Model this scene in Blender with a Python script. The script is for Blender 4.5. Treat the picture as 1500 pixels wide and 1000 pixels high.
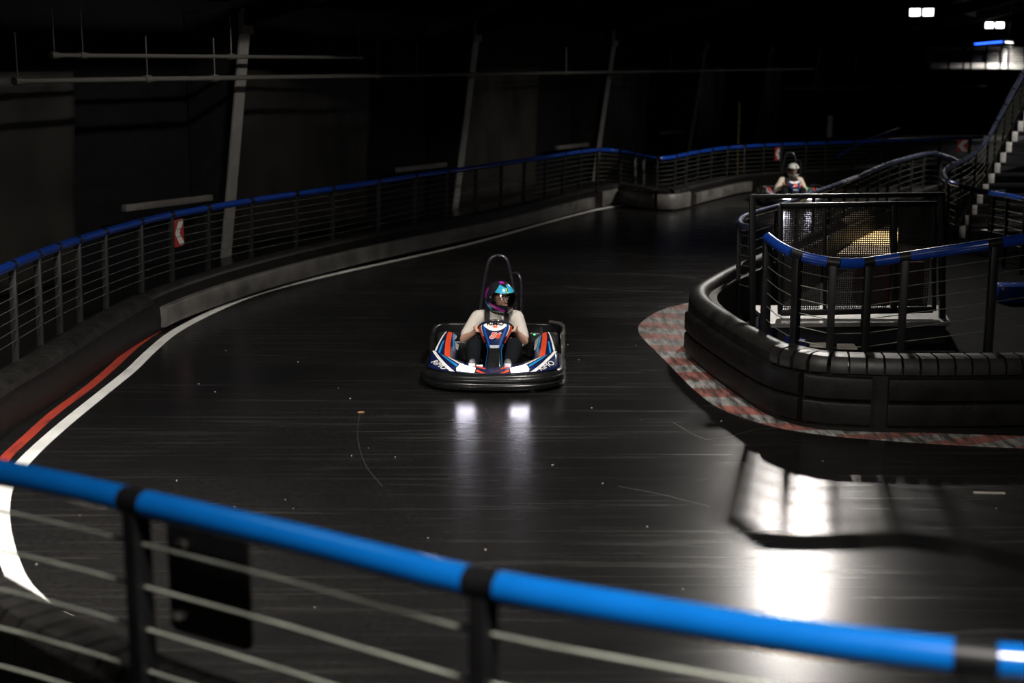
import bpy, bmesh, math, random
from mathutils import Vector, Matrix
random.seed(7)
for o in list(bpy.data.objects):
    bpy.data.objects.remove(o, do_unlink=True)
SC = bpy.context.scene
COL = SC.collection
R = math.radians

# ------------------------------------------------------------------ camera
K = 0.87                       # metres per layout unit
F = 1500 * 50 / 36.0           # focal length in pixels of the 1500 px frame
HC = 3.3 * K                   # camera height
PITCH = math.atan(407 / F)
cam_d = bpy.data.cameras.new('camera')
cam_d.lens = 50; cam_d.sensor_width = 36; cam_d.clip_end = 400
cam_d.dof.use_dof = True; cam_d.dof.focus_distance = 13.0; cam_d.dof.aperture_fstop = 1.35
cam = bpy.data.objects.new('camera', cam_d); COL.objects.link(cam)
cam.location = (0, 0, HC); cam.rotation_euler = (math.pi / 2 - PITCH, 0, 0)
SC.camera = cam

# ------------------------------------------------------------------ world + exposure
w = bpy.data.worlds.new('world'); SC.world = w; w.use_nodes = True
w.node_tree.nodes['Background'].inputs[0].default_value = (0.5, 0.55, 0.65, 1)
w.node_tree.nodes['Background'].inputs[1].default_value = 0.004
SC.view_settings.view_transform = 'Standard'
SC.view_settings.look = 'None'
SC.view_settings.gamma = 1.0
SC.view_settings.use_curve_mapping = False
SC.view_settings.exposure = 0.0

# flood lamps: (x, y, z, power of each of the two lenses, tilt direction xy, blend) - built by flood_lamp() below
# ------------------------------------------------------------------ pixel helpers
_c, _s = math.cos(PITCH), math.sin(PITCH)
def ray(px, py):
    u = (px - 750) / F; v = (500 - py) / F
    return Vector((u, _c + v * _s, -_s + v * _c))
def P(px, py, z=0.0):          # point where the pixel's ray meets height z (layout units)
    d = ray(px, py); k = (z * K - HC) / d.z
    return Vector((k * d.x, k * d.y, z * K))
def PY(px, py, Y):             # point where the pixel's ray meets depth Y (metres)
    d = ray(px, py); k = Y / d.y
    return Vector((k * d.x, Y, HC + k * d.z))
def lerp(a, b, t): return a + (b - a) * t

# ------------------------------------------------------------------ objects + tags
def tag(o, label=None, cat=None, group=None, kind=None):
    if label: o['label'] = label
    if cat: o['category'] = cat
    if group: o['group'] = group
    if kind: o['kind'] = kind
    return o
def empty(name, loc=(0, 0, 0), rz=0.0, label=None, cat=None, group=None, kind=None):
    o = bpy.data.objects.new(name, None); COL.objects.link(o)
    o.location = loc; o.rotation_euler = (0, 0, rz); o.empty_display_size = 0.1
    return tag(o, label, cat, group, kind)
def link_mesh(name, me, parent=None):
    o = bpy.data.objects.new(name, me); COL.objects.link(o)
    if parent is not None: o.parent = parent
    return o
def copy_tree(o, parent=None):
    c = o.copy(); COL.objects.link(c); c.parent = parent
    for ch in list(o.children): copy_tree(ch, c)
    return c

class MB:
    def __init__(self): self.v = []; self.f = []
    def add(self, vs, fs):
        b = len(self.v); self.v += [tuple(p) for p in vs]; self.f += [tuple(b + i for i in q) for q in fs]; return self
    def box(self, c, s, rot=None, bev=0.0):
        hx, hy, hz = s[0] / 2, s[1] / 2, s[2] / 2
        if bev > 0:
            b = min(bev, hx * .9, hy * .9, hz * .9)
            pts = []
            bm = bmesh.new(); bmesh.ops.create_cube(bm, size=1.0)
            for vv in bm.verts: vv.co = Vector((vv.co.x * s[0], vv.co.y * s[1], vv.co.z * s[2]))
            bmesh.ops.bevel(bm, geom=bm.edges[:], offset=b, segments=2, affect='EDGES', profile=.5)
            bm.verts.index_update()
            pts = [vv.co.copy() for vv in bm.verts]; fs = [[q.index for q in ff.verts] for ff in bm.faces]; bm.free()
        else:
            pts = [Vector((x, y, z)) for x in (-hx, hx) for y in (-hy, hy) for z in (-hz, hz)]
            fs = [(0, 1, 3, 2), (4, 6, 7, 5), (0, 4, 5, 1), (2, 3, 7, 6), (0, 2, 6, 4), (1, 5, 7, 3)]
        c = Vector(c)
        if rot is not None: pts = [rot @ p for p in pts]
        return self.add([p + c for p in pts], fs)
    def bar(self, a, b, w, h, up=Vector((0, 0, 1)), bev=0.0):
        a, b = Vector(a), Vector(b); d = (b - a); L = d.length; y = d / L
        x = y.cross(up)
        if x.length < 1e-4: x = Vector((1, 0, 0))
        x.normalize(); z = x.cross(y)
        return self.box((a + b) / 2, (w, L, h), Matrix((x, y, z)).transposed(), bev)
    def tube(self, path, r, n=8, closed=False, caps=True, aspect=None):
        path = [Vector(p) for p in path]; m = len(path)
        rs = r if isinstance(r, (list, tuple)) else [r] * m
        tang = []
        for i in range(m):
            if closed: t = path[(i + 1) % m] - path[i - 1]
            else: t = path[min(i + 1, m - 1)] - path[max(i - 1, 0)]
            tang.append(t.normalized() if t.length > 1e-9 else Vector((0, 0, 1)))
        ref = Vector((0, 0, 1)) if abs(tang[0].z) < .9 else Vector((0, 1, 0))
        nx = (ref - tang[0] * ref.dot(tang[0])).normalized()
        vs = []; fs = []
        for i in range(m):
            nx = nx - tang[i] * nx.dot(tang[i])
            nx = nx.normalized() if nx.length > 1e-6 else Vector((1, 0, 0))
            ny = tang[i].cross(nx)
            a1, a2 = (1, 1) if aspect is None else aspect
            for k in range(n):
                a = 2 * math.pi * k / n
                vs.append(path[i] + nx * math.cos(a) * rs[i] * a1 + ny * math.sin(a) * rs[i] * a2)
        for i in range(m if closed else m - 1):
            j = (i + 1) % m
            for k in range(n):
                fs.append((i * n + k, i * n + (k + 1) % n, j * n + (k + 1) % n, j * n + k))
        if caps and not closed:
            fs.append(tuple(range(n - 1, -1, -1))); fs.append(tuple((m - 1) * n + k for k in range(n)))
        return self.add(vs, fs)
    def capsule(self, pts, radii, n=14, aspect=None):     # chain of balls with tapered links
        p2, r2 = [], []
        pts = [Vector(p) for p in pts]
        d0 = (pts[0] - pts[1]).normalized(); d1 = (pts[-1] - pts[-2]).normalized()
        for a in (85, 60, 30): p2.append(pts[0] + d0 * radii[0] * math.sin(R(a))); r2.append(radii[0] * math.cos(R(a)))
        for i in range(len(pts)):
            p2.append(pts[i]); r2.append(radii[i])
        for a in (30, 60, 85): p2.append(pts[-1] + d1 * radii[-1] * math.sin(R(a))); r2.append(radii[-1] * math.cos(R(a)))
        return self.tube(p2, r2, n, aspect=aspect)
    def sweep(self, path, prof, side=1, closed=False, zs=None, caps=True):
        path = [Vector(p) for p in path]; m = len(path); n = len(prof); vs = []; fs = []
        for i in range(m):
            t = path[min(i + 1, m - 1)] - path[max(i - 1, 0)]; t.z = 0
            t.normalize(); nn = Vector((-t.y, t.x, 0)) * side
            k = 1 if zs is None else zs[i]
            for l, z in prof: vs.append(path[i] + nn * l + Vector((0, 0, z * k)))
        last = n if closed else n - 1
        for i in range(m - 1):
            for k in range(last):
                q = (i * n + k, (i + 1) * n + k, (i + 1) * n + (k + 1) % n, i * n + (k + 1) % n)
                fs.append(q if side > 0 else q[::-1])
        if closed and caps:
            fs.append(tuple(range(n))); fs.append(tuple((m - 1) * n + k for k in range(n - 1, -1, -1)))
        return self.add(vs, fs)
    def grid(self, fn, nu, nv, u0=0, u1=1, v0=0, v1=1, skip=None):
        vs = [fn(lerp(u0, u1, i / nu), lerp(v0, v1, j / nv)) for i in range(nu + 1) for j in range(nv + 1)]
        fs = []
        for i in range(nu):
            for j in range(nv):
                if skip and skip(lerp(u0, u1, (i + .5) / nu), lerp(v0, v1, (j + .5) / nv)): continue
                a = i * (nv + 1) + j
                fs.append((a, a + 1, a + nv + 2, a + nv + 1))
        return self.add(vs, fs)
    def lathe(self, prof, n=20, axis='z', c=(0, 0, 0)):
        vs = []; fs = []; m = len(prof); c = Vector(c)
        for k in range(n):
            a = 2 * math.pi * k / n
            for r, h in prof:
                x, y, z = r * math.cos(a), r * math.sin(a), h
                p = Vector((x, y, z)) if axis == 'z' else (Vector((z, x, y)) if axis == 'x' else Vector((x, z, y)))
                vs.append(p + c)
        for k in range(n):
            for i in range(m - 1):
                a, b = k * m, ((k + 1) % n) * m
                fs.append((a + i, b + i, b + i + 1, a + i + 1))
        return self.add(vs, fs)
    def prism(self, pts2, z0, z1, fn=None):                 # polygon extruded; fn maps (x,y,z)
        n = len(pts2); vs = [Vector((x, y, z0)) for x, y in pts2] + [Vector((x, y, z1)) for x, y in pts2]
        if fn: vs = [fn(p) for p in vs]
        fs = [tuple(range(n - 1, -1, -1)), tuple(range(n, 2 * n))] + [(i, (i + 1) % n, n + (i + 1) % n, n + i) for i in range(n)]
        return self.add(vs, fs)
    def mesh(self, name, mat, ang=38):
        me = bpy.data.meshes.new(name); me.from_pydata(self.v, [], self.f)
        bm = bmesh.new(); bm.from_mesh(me); bmesh.ops.recalc_face_normals(bm, faces=bm.faces); bm.to_mesh(me); bm.free()
        me.materials.append(mat)
        for p in me.polygons: p.use_smooth = True
        me.set_sharp_from_angle(angle=R(ang)); me.update()
        return me
    def build(self, name, mat, parent=None, ang=38):
        return link_mesh(name, self.mesh(name, mat, ang), parent)

def catmull(pts, step=0.25):
    pts = [Vector(p) for p in pts]; q = [pts[0] * 2 - pts[1]] + pts + [pts[-1] * 2 - pts[-2]]; out = []
    for i in range(1, len(q) - 2):
        a, b, c, d = q[i - 1:i + 3]; n = max(2, int((c - b).length / step * 2))
        for k in range(n):
            t = k / n
            out.append(.5 * ((2 * b) + (c - a) * t + (2 * a - 5 * b + 4 * c - d) * t * t + (3 * b - a - 3 * c + d) * t ** 3))
    out.append(pts[-1]); return resample(out, step)
def lens_(path):
    L = [0.0]
    for i in range(1, len(path)): L.append(L[-1] + (path[i] - path[i - 1]).length)
    return L
def at_len(path, L, s):
    s = max(0, min(L[-1], s))
    lo, hi = 0, len(L) - 1
    while hi - lo > 1:
        m = (lo + hi) // 2
        if L[m] <= s: lo = m
        else: hi = m
    d = L[hi] - L[lo]
    return path[lo].lerp(path[hi], (s - L[lo]) / d if d > 1e-9 else 0)
def resample(path, step):
    L = lens_(path); n = max(1, int(round(L[-1] / step)))
    return [at_len(path, L, L[-1] * i / n) for i in range(n + 1)]
def cut(path, s0, s1, step=0.15):
    L = lens_(path); n = max(2, int(math.ceil((s1 - s0) / step)))
    return [at_len(path, L, lerp(s0, s1, i / n)) for i in range(n + 1)]

# ------------------------------------------------------------------ materials
def mat(name, col, rough=.5, metal=0.0, var=0.25, scale=6.0, bump=0.0, bscale=40.0, spec=.5, rvar=.12, coat=0.0):
    m = bpy.data.materials.new(name); m.use_nodes = True; nt = m.node_tree; N = nt.nodes; Lk = nt.links
    b = N['Principled BSDF']
    b.inputs['Metallic'].default_value = metal; b.inputs['Specular IOR Level'].default_value = spec
    if coat: b.inputs['Coat Weight'].default_value = coat; b.inputs['Coat Roughness'].default_value = .12
    tc = N.new('ShaderNodeTexCoord')
    no = N.new('ShaderNodeTexNoise'); no.inputs['Scale'].default_value = scale; no.inputs['Detail'].default_value = 5
    Lk.new(tc.outputs['Object'], no.inputs['Vector'])
    rp = N.new('ShaderNodeValToRGB'); e = rp.color_ramp.elements
    lo = [max(0, c * (1 - var)) for c in col]; hi = [min(1, c * (1 + var)) for c in col]
    e[0].position = .3; e[0].color = (*lo, 1); e[1].position = .7; e[1].color = (*hi, 1)
    Lk.new(no.outputs['Fac'], rp.inputs['Fac']); Lk.new(rp.outputs['Color'], b.inputs['Base Color'])
    mr = N.new('ShaderNodeMapRange'); mr.inputs['To Min'].default_value = max(.02, rough - rvar); mr.inputs['To Max'].default_value = min(1, rough + rvar)
    Lk.new(no.outputs['Fac'], mr.inputs['Value']); Lk.new(mr.outputs['Result'], b.inputs['Roughness'])
    if bump:
        n2 = N.new('ShaderNodeTexNoise'); n2.inputs['Scale'].default_value = bscale; n2.inputs['Detail'].default_value = 3
        Lk.new(tc.outputs['Object'], n2.inputs['Vector'])
        bp = N.new('ShaderNodeBump'); bp.inputs['Strength'].default_value = bump; bp.inputs['Distance'].default_value = .01
        Lk.new(n2.outputs['Fac'], bp.inputs['Height']); Lk.new(bp.outputs['Normal'], b.inputs['Normal'])
    return m
def emit_mat(name, col, strength):
    m = bpy.data.materials.new(name); m.use_nodes = True; b = m.node_tree.nodes['Principled BSDF']
    b.inputs['Base Color'].default_value = (*col, 1); b.inputs['Emission Color'].default_value = (*col, 1)
    b.inputs['Emission Strength'].default_value = strength
    return m
def worn_paint(name, col, under=(.02, .02, .02), amount=.45, streak=True):
    m = mat(name, col, .42, var=.12, scale=3, spec=.4); nt = m.node_tree; N = nt.nodes; Lk = nt.links; b = N['Principled BSDF']
    src = b.inputs['Base Color'].links[0].from_socket
    tc = N.new('ShaderNodeTexCoord'); mp = N.new('ShaderNodeMapping'); mp.inputs['Scale'].default_value = (7, 1.1, 1)
    mp.inputs['Rotation'].default_value = (0, 0, R(14))
    Lk.new(tc.outputs['Object'], mp.inputs['Vector'])
    no = N.new('ShaderNodeTexNoise'); no.inputs['Scale'].default_value = 2.2; no.inputs['Detail'].default_value = 8; no.inputs['Roughness'].default_value = .65
    Lk.new(mp.outputs['Vector'], no.inputs['Vector'])
    rp = N.new('ShaderNodeValToRGB'); rp.color_ramp.elements[0].position = amount; rp.color_ramp.elements[1].position = amount + .22
    Lk.new(no.outputs['Fac'], rp.inputs['Fac'])
    mx = N.new('ShaderNodeMix'); mx.data_type = 'RGBA'
    Lk.new(rp.outputs['Color'], mx.inputs['Factor']); mx.inputs[6].default_value = (*under, 1); Lk.new(src, mx.inputs[7])
    Lk.new(mx.outputs[2], b.inputs['Base Color'])
    return m
def floor_mat(name, col, light, rough, streak=.5, spec=.5):
    m = bpy.data.materials.new(name); m.use_nodes = True; nt = m.node_tree; N = nt.nodes; Lk = nt.links; b = N['Principled BSDF']
    tc = N.new('ShaderNodeTexCoord')
    def noise(sc, rot, stretch, det=6, r=.6):
        mp = N.new('ShaderNodeMapping'); mp.inputs['Rotation'].default_value = (0, 0, R(rot)); mp.inputs['Scale'].default_value = stretch
        Lk.new(tc.outputs['Object'], mp.inputs['Vector'])
        no = N.new('ShaderNodeTexNoise'); no.inputs['Scale'].default_value = sc; no.inputs['Detail'].default_value = det; no.inputs['Roughness'].default_value = r
        no.inputs['Distortion'].default_value = .4
        Lk.new(mp.outputs['Vector'], no.inputs['Vector']); return no.outputs['Fac']
    def ramp(fac, a, bb):
        mr = N.new('ShaderNodeMapRange'); mr.inputs['From Min'].default_value = a; mr.inputs['From Max'].default_value = bb
        Lk.new(fac, mr.inputs['Value']); return mr.outputs['Result']
    def mth(op, x, y):
        q = N.new('ShaderNodeMath'); q.operation = op
        for i, t in enumerate((x, y)):
            if isinstance(t, (int, float)): q.inputs[i].default_value = t
            else: Lk.new(t, q.inputs[i])
        return q.outputs[0]
    big = ramp(noise(.35, 0, (1, 1, 1), 4), .35, .7)
    s1 = ramp(noise(1.4, 52, (.35, 9, 1), 5), .55, .76)          # long scuffs along the racing line
    s2 = ramp(noise(1.1, -38, (.25, 12, 1), 5), .57, .78)
    fine = ramp(noise(26, 0, (1, 1, 1), 3), .3, .8)
    scuff = mth('MULTIPLY', mth('MAXIMUM', s1, mth('MULTIPLY', s2, .8)), mth('ADD', mth('MULTIPLY', big, .8), .2))
    fac = mth('MULTIPLY', mth('ADD', mth('MULTIPLY', scuff, streak), mth('MULTIPLY', mth('MULTIPLY', big, fine), .25)), 1.0)
    mx = N.new('ShaderNodeMix'); mx.data_type = 'RGBA'; Lk.new(fac, mx.inputs['Factor'])
    mx.inputs[6].default_value = (*col, 1); mx.inputs[7].default_value = (*light, 1)
    Lk.new(mx.outputs[2], b.inputs['Base Color'])
    rr = mth('ADD', mth('MULTIPLY', scuff, .22), mth('ADD', mth('MULTIPLY', big, .07), rough))
    Lk.new(rr, b.inputs['Roughness']); b.inputs['Specular IOR Level'].default_value = spec
    bp = N.new('ShaderNodeBump'); bp.inputs['Strength'].default_value = .07; bp.inputs['Distance'].default_value = .004
    Lk.new(noise(9, 30, (1, 2.5, 1), 4), bp.inputs['Height']); Lk.new(bp.outputs['Normal'], b.inputs['Normal'])
    return m
def perforated(name, col, pitch=.022, rad=.34, rough=.4, metal=.6):
    m = mat(name, col, rough, metal, .1); nt = m.node_tree; N = nt.nodes; Lk = nt.links; b = N['Principled BSDF']
    tc = N.new('ShaderNodeTexCoord'); sp = N.new('ShaderNodeSeparateXYZ'); Lk.new(tc.outputs['Object'], sp.inputs[0])
    def mth(op, x, y=0.0):
        q = N.new('ShaderNodeMath'); q.operation = op
        for i, t in enumerate((x, y)):
            if isinstance(t, (int, float)): q.inputs[i].default_value = t
            else: Lk.new(t, q.inputs[i])
        return q.outputs[0]
    fx = mth('SUBTRACT', mth('FRACT', mth('MULTIPLY', sp.outputs[0], 1 / pitch)), .5)
    fz = mth('SUBTRACT', mth('FRACT', mth('MULTIPLY', sp.outputs[2], 1 / pitch)), .5)
    d = mth('SQRT', mth('ADD', mth('MULTIPLY', fx, fx), mth('MULTIPLY', fz, fz)))
    Lk.new(mth('GREATER_THAN', d, rad), b.inputs['Alpha'])
    return m
def glass(name, col, alpha, rough=.05):
    m = bpy.data.materials.new(name); m.use_nodes = True; nt = m.node_tree; N = nt.nodes; Lk = nt.links
    out = N['Material Output']; N.remove(N['Principled BSDF'])
    t = N.new('ShaderNodeBsdfTransparent'); t.inputs[0].default_value = (*col, 1)
    g = N.new('ShaderNodeBsdfGlossy'); g.inputs['Roughness'].default_value = rough
    fr = N.new('ShaderNodeFresnel'); fr.inputs[0].default_value = 1.5
    mx = N.new('ShaderNodeMixShader'); Lk.new(fr.outputs[0], mx.inputs[0]); Lk.new(t.outputs[0], mx.inputs[1]); Lk.new(g.outputs[0], mx.inputs[2])
    Lk.new(mx.outputs[0], out.inputs[0]); return m

M = dict(
    floor=floor_mat('polished black floor', (.0055, .0053, .0053), (.055, .052, .048), .21, .5),
    floor_far=floor_mat('dull concrete floor', (.018, .017, .0155), (.05, .047, .044), .5, .3, .15),
    white_line=worn_paint('white floor paint', (.80, .79, .76), (.3, .3, .3), .22),
    red_line=worn_paint('red floor paint', (.42, .05, .03), (.06, .02, .02), .25),
    kerb_red=worn_paint('worn red kerb paint', (.34, .13, .11), (.06, .045, .04), .38),
    kerb_white=worn_paint('worn white kerb paint', (.36, .35, .33), (.06, .056, .054), .40),
    rubber=mat('black rubber', (.005, .0046, .0043), .5, spec=.2, bump=.25, bscale=25, var=.4),
    rubber_cap=mat('black rubber cap', (.014, .013, .012), .40, spec=.3, bump=.15, bscale=18, var=.35),
    fascia=mat('scuffed grey bumper panel', (.085, .080, .074), .48, bump=.2, bscale=12, var=.45, scale=3),
    black=mat('black painted steel', (.005, .005, .0055), .42, spec=.25),
    post=mat('dark grey painted post', (.014, .0145, .015), .45, spec=.3),
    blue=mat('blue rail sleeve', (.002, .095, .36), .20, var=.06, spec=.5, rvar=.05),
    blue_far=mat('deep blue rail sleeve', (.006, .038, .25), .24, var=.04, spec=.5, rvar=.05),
    steel=mat('steel cable', (.17, .175, .15), .45, .6),
    steel_pale=mat('pale steel cable', (.40, .42, .36), .45, .4),
    brushed=mat('brushed steel rail', (.12, .14, .24), .25, .8, rvar=.06),
    column=mat('grey primer column', (.22, .21, .20), .55, var=.15),
    pipe=mat('sprinkler pipe', (.28, .265, .24), .30, .6, var=.05, rvar=.02),
    wall=mat('black wall', (.008, .0085, .0095), .8, var=.3, spec=.1),
    tarp=mat('black plastic tarp', (.020, .018, .015), .5, var=.4, scale=1.2, bump=.8, bscale=3.0),
    roof=mat('dark roof deck', (.008, .008, .009), .8, spec=.1),
    girt=mat('grey girt', (.13, .12, .11), .5),
    deck=mat('checker plate deck', (.20, .19, .18), .42, .3, bump=.6, bscale=60),
    deck_blue=mat('blue deck paint', (.01, .02, .12), .4),
    mesh=perforated('perforated steel sheet', (.035, .033, .030)),
    lit_tan=mat('pale tan lit patch', (.42, .35, .24), .55, var=.2),  # tan colour carries the warm light on the ramp floor
    stair_white=mat('pale stair cheek', (.42, .41, .40), .5),
    sign_red=mat('red sign face', (.38, .02, .018), .35, var=.1),
    sign_white=mat('white sign face', (.62, .61, .58), .4, var=.08),
    lamp_body=mat('lamp housing', (.05, .05, .05), .5),
    lens=emit_mat('lit lamp lens', (1.0, .96, .90), 7.0),
    yellow=mat('yellow conduit', (.12, .10, .03), .5),
    dirt=mat('debris', (.35, .32, .27), .7),
    brown=mat('brown leaf', (.30, .17, .08), .7),
    # kart
    k_black=mat('kart black plastic', (.007, .007, .0075), .26, spec=.4, var=.3, rvar=.10),
    k_navy=mat('kart navy panel', (.005, .010, .045), .24, coat=.4, rvar=.05),
    k_blue=mat('kart blue panel', (.008, .05, .22), .24, coat=.4, rvar=.05),
    k_cyan=mat('kart cyan stripe', (.015, .20, .48), .3, rvar=.05),
    k_red=mat('kart red stripe', (.62, .055, .015), .3, var=.08, rvar=.05),
    k_white=mat('kart white stripe', (.66, .64, .62), .3, var=.08, rvar=.05),
    k_grey=mat('kart grey panel', (.30, .29, .29), .35),
    tyre=mat('kart tyre', (.008, .008, .008), .6, spec=.2),
    rim=mat('kart rim', (.35, .35, .36), .3, .8),
    chrome=mat('shiny bumper metal', (.5, .48, .45), .18, .9),
    head=emit_mat('lit headlight', (.90, .86, 1.0), 70.0),
    led=emit_mat('green led', (.1, 1, .35), 3.0),
    # people
    skin=mat('skin', (.46, .27, .19), .5, var=.1),
    shirt=mat('white shirt', (.44, .405, .37), .9, spec=.1, var=.08, bump=.35, bscale=14),
    sweater=mat('cream sweater', (.46, .40, .32), .85, spec=.1, var=.2, bump=.4, bscale=18),
    vest=mat('black vest', (.012, .010, .010), .8, spec=.1),
    trousers=mat('dark trousers', (.006, .007, .009), .9, spec=.05, bump=.3, bscale=16),
    shoe=mat('grey shoe', (.06, .058, .055), .7, spec=.2),
    h_black=mat('helmet black', (.012, .012, .016), .18, coat=.6, rvar=.04),
    h_white=mat('helmet white', (.48, .47, .44), .22, coat=.6, rvar=.04),
    h_cyan=mat('helmet cyan', (.03, .33, .52), .22, coat=.5, rvar=.04),
    h_mag=mat('helmet magenta', (.34, .015, .30), .22, coat=.5, rvar=.04),
    h_lime=mat('helmet lime', (.45, .62, .03), .3),
    visor=glass('clear visor', (.72, .70, .70), .3),
    eye_white=mat('eye white', (.7, .68, .66), .3, var=.03),
    eye_dark=mat('eye iris', (.04, .025, .015), .2),
    strap=mat('black webbing', (.012, .012, .012), .8, spec=.1),
    scarf=mat('patterned grey scarf', (.30, .28, .25), .8, var=.7, scale=45),
)

# ------------------------------------------------------------------ setting: floor, walls, roof
DIRW = Vector((950 / F * _c, 1, 0)).normalized()      # direction of the long left wall
NRM = Vector((-DIRW.y, DIRW.x, 0))                    # outward normal of that wall (to the left)
def wallpt(xpx, C):                                   # point on a line parallel to the wall that shows at column xpx (y=93)
    Z = F * C / (1700 - xpx)
    return Vector(((xpx - 750) / F * Z * 1.0, Z * 1.0 * 1 / 1.0, 0)) * K
W0 = wallpt(340, 16.0)
def wl(s, off=0.0, z=0.0):                            # along wall s (m) from the first column, off>0 outward
    p = W0 + DIRW * s + NRM * off; return Vector((p.x, p.y, z))
BAY = (wallpt(680, 16.0) - W0).length
EAVE = 4.0; SLOPE = .24
HALL = 48.0

# floor: near polished slab, far duller slab beyond the slab edge seen across the track
edgeY = P(1000, 303).y
b = MB(); b.box((10, (edgeY - 8) / 2, -.05), (60, edgeY + 8, .1)); fl = b.build('floor', M['floor']); tag(fl, 'polished black track floor with scuffs', None, kind='structure')
b = MB(); b.box((30, edgeY + 60, -.05), (110, 120, .1)); tag(b.build('floor_far', M['floor_far']), 'dull dark concrete floor of the far bend', None, kind='structure')

def joint(name, pts, wid, m=M['deck']):
    path = catmull([P(*p) for p in pts], .2)
    b = MB(); b.sweep(path, [(-wid / 2, .0), (-wid / 2, .0012), (wid / 2, .0012), (wid / 2, .0)], closed=True)
    return b.build(name, m, fl)
scr = mat('pale scratch', (.022, .021, .020), .4)
joint('floor_joint', [(515, 632, 0), (600, 631, 0), (700, 627, 0)], .006, scr)
joint('scratch', [(527, 603, 0), (524, 640, 0), (535, 680, 0), (560, 712, 0)], .008, scr)
joint('scratch', [(712, 598, 0), (728, 625, 0), (752, 645, 0), (790, 655, 0)], .007, scr)
joint('scratch', [(985, 618, 0), (1040, 645, 0), (1110, 628, 0), (1180, 628, 0)], .008, scr)
joint('scratch', [(905, 712, 0), (960, 722, 0), (1040, 742, 0)], .010, scr)
joint('scratch', [(870, 402, 0), (930, 401, 0), (1020, 407, 0)], .03, scr)
joint('scratch', [(830, 420, 0), (900, 425, 0), (1000, 428, 0)], .03, scr)
joint('scratch', [(910, 372, 0), (960, 376, 0), (1040, 375, 0)], .03, scr)

# painted lines along the left edge
wl_px = [(95, 905), (61, 886), (23, 844), (2, 770), (9, 711), (42, 669), (91, 624), (150, 576), (192, 542), (220, 515), (254, 487), (304, 460), (360, 436), (420, 418), (500, 399), (600, 377), (700, 354), (800, 326), (860, 310), (928, 297)]
wpath = catmull([P(x, y) for x, y in wl_px], .12)
b = MB(); b.sweep(wpath, [(-.055, .0), (-.055, .003), (.055, .003), (.055, .0)], closed=True)
tag(b.build('white_edge_line', M['white_line']), 'white painted edge line curving along the left side of the track', 'line', kind='thing')
rl_px = [(-40, 745), (-5, 690), (10, 668), (40, 640), (80, 604), (130, 567), (165, 537), (197, 508), (235, 482), (290, 456), (350, 432), (420, 411), (500, 391), (600, 369), (700, 345), (780, 324)]
rpath = catmull([P(x, y) for x, y in rl_px], .12)
b = MB(); b.sweep(rpath, [(-.045, .0), (-.045, .0025), (.045, .0025), (.045, .0)], closed=True)
tag(b.build('red_edge_line', M['red_line']), 'red painted line between the left barrier and the white edge line', 'line', kind='thing')
fpath = catmull([P(x, y) for x, y in [(985, 304), (1010, 301), (1050, 291), (1095, 282), (1160, 274), (1230, 269)]], .2)
b = MB(); b.sweep(fpath, [(-.05, .0), (-.05, .003), (.05, .003), (.05, .0)], closed=True)
tag(b.build('far_edge_line', M['white_line']), 'thin pale edge line on the far bend beside the second kart', 'line')

# left wall with its columns, girts, tarps, pipes
b = MB()
WS0, WS1 = -34.0, 118.0
b.box((wl((WS0 + WS1) / 2, .85, 2.6)), (.2, WS1 - WS0, 5.4), Matrix.Rotation(math.atan2(-DIRW.x, DIRW.y), 3, 'Z'))
tag(b.build('wall_left', M['wall']), kind='structure')
ROTW = Matrix.Rotation(math.atan2(-DIRW.x, DIRW.y), 3, 'Z')
b = MB(); b.box(wl(WS1, -HALL / 2, 6), (HALL + 4, .3, 14), ROTW); tag(b.build('wall_back', M['wall']), kind='structure')
b = MB(); b.box(wl(WS0, -HALL / 2, 6), (HALL + 4, .3, 14), ROTW); tag(b.build('wall_front', M['wall']), kind='structure')
b = MB(); b.box(wl((WS0 + WS1) / 2, -HALL, 6), (.3, WS1 - WS0, 14), ROTW); tag(b.build('wall_right', M['wall']), kind='structure')
b = MB()
q = [wl(WS0, 1.0, EAVE - .25), wl(WS1, 1.0, EAVE - .25), wl(WS1, -HALL / 2, EAVE + SLOPE * HALL / 2), wl(WS0, -HALL / 2, EAVE + SLOPE * HALL / 2)]
q2 = [wl(WS0, -HALL / 2, EAVE + SLOPE * HALL / 2), wl(WS1, -HALL / 2, EAVE + SLOPE * HALL / 2), wl(WS1, -HALL, EAVE), wl(WS0, -HALL, EAVE)]
for qq in (q, q2):
    b.add(qq + [p + Vector((0, 0, .15)) for p in qq], [(0, 1, 2, 3), (7, 6, 5, 4), (0, 4, 5, 1), (1, 5, 6, 2), (2, 6, 7, 3), (3, 7, 4, 0)])
roof = b.build('ceiling', M['roof']); tag(roof, kind='structure')
for off in [3 + 2.2 * i for i in range(10)]:          # purlins under the roof deck
    b = MB(); z = EAVE + SLOPE * off - .32
    b.bar(wl(-10, -off, z), wl(100, -off, z), .08, .22); b.build('purlin', M['roof'], roof)

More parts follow.
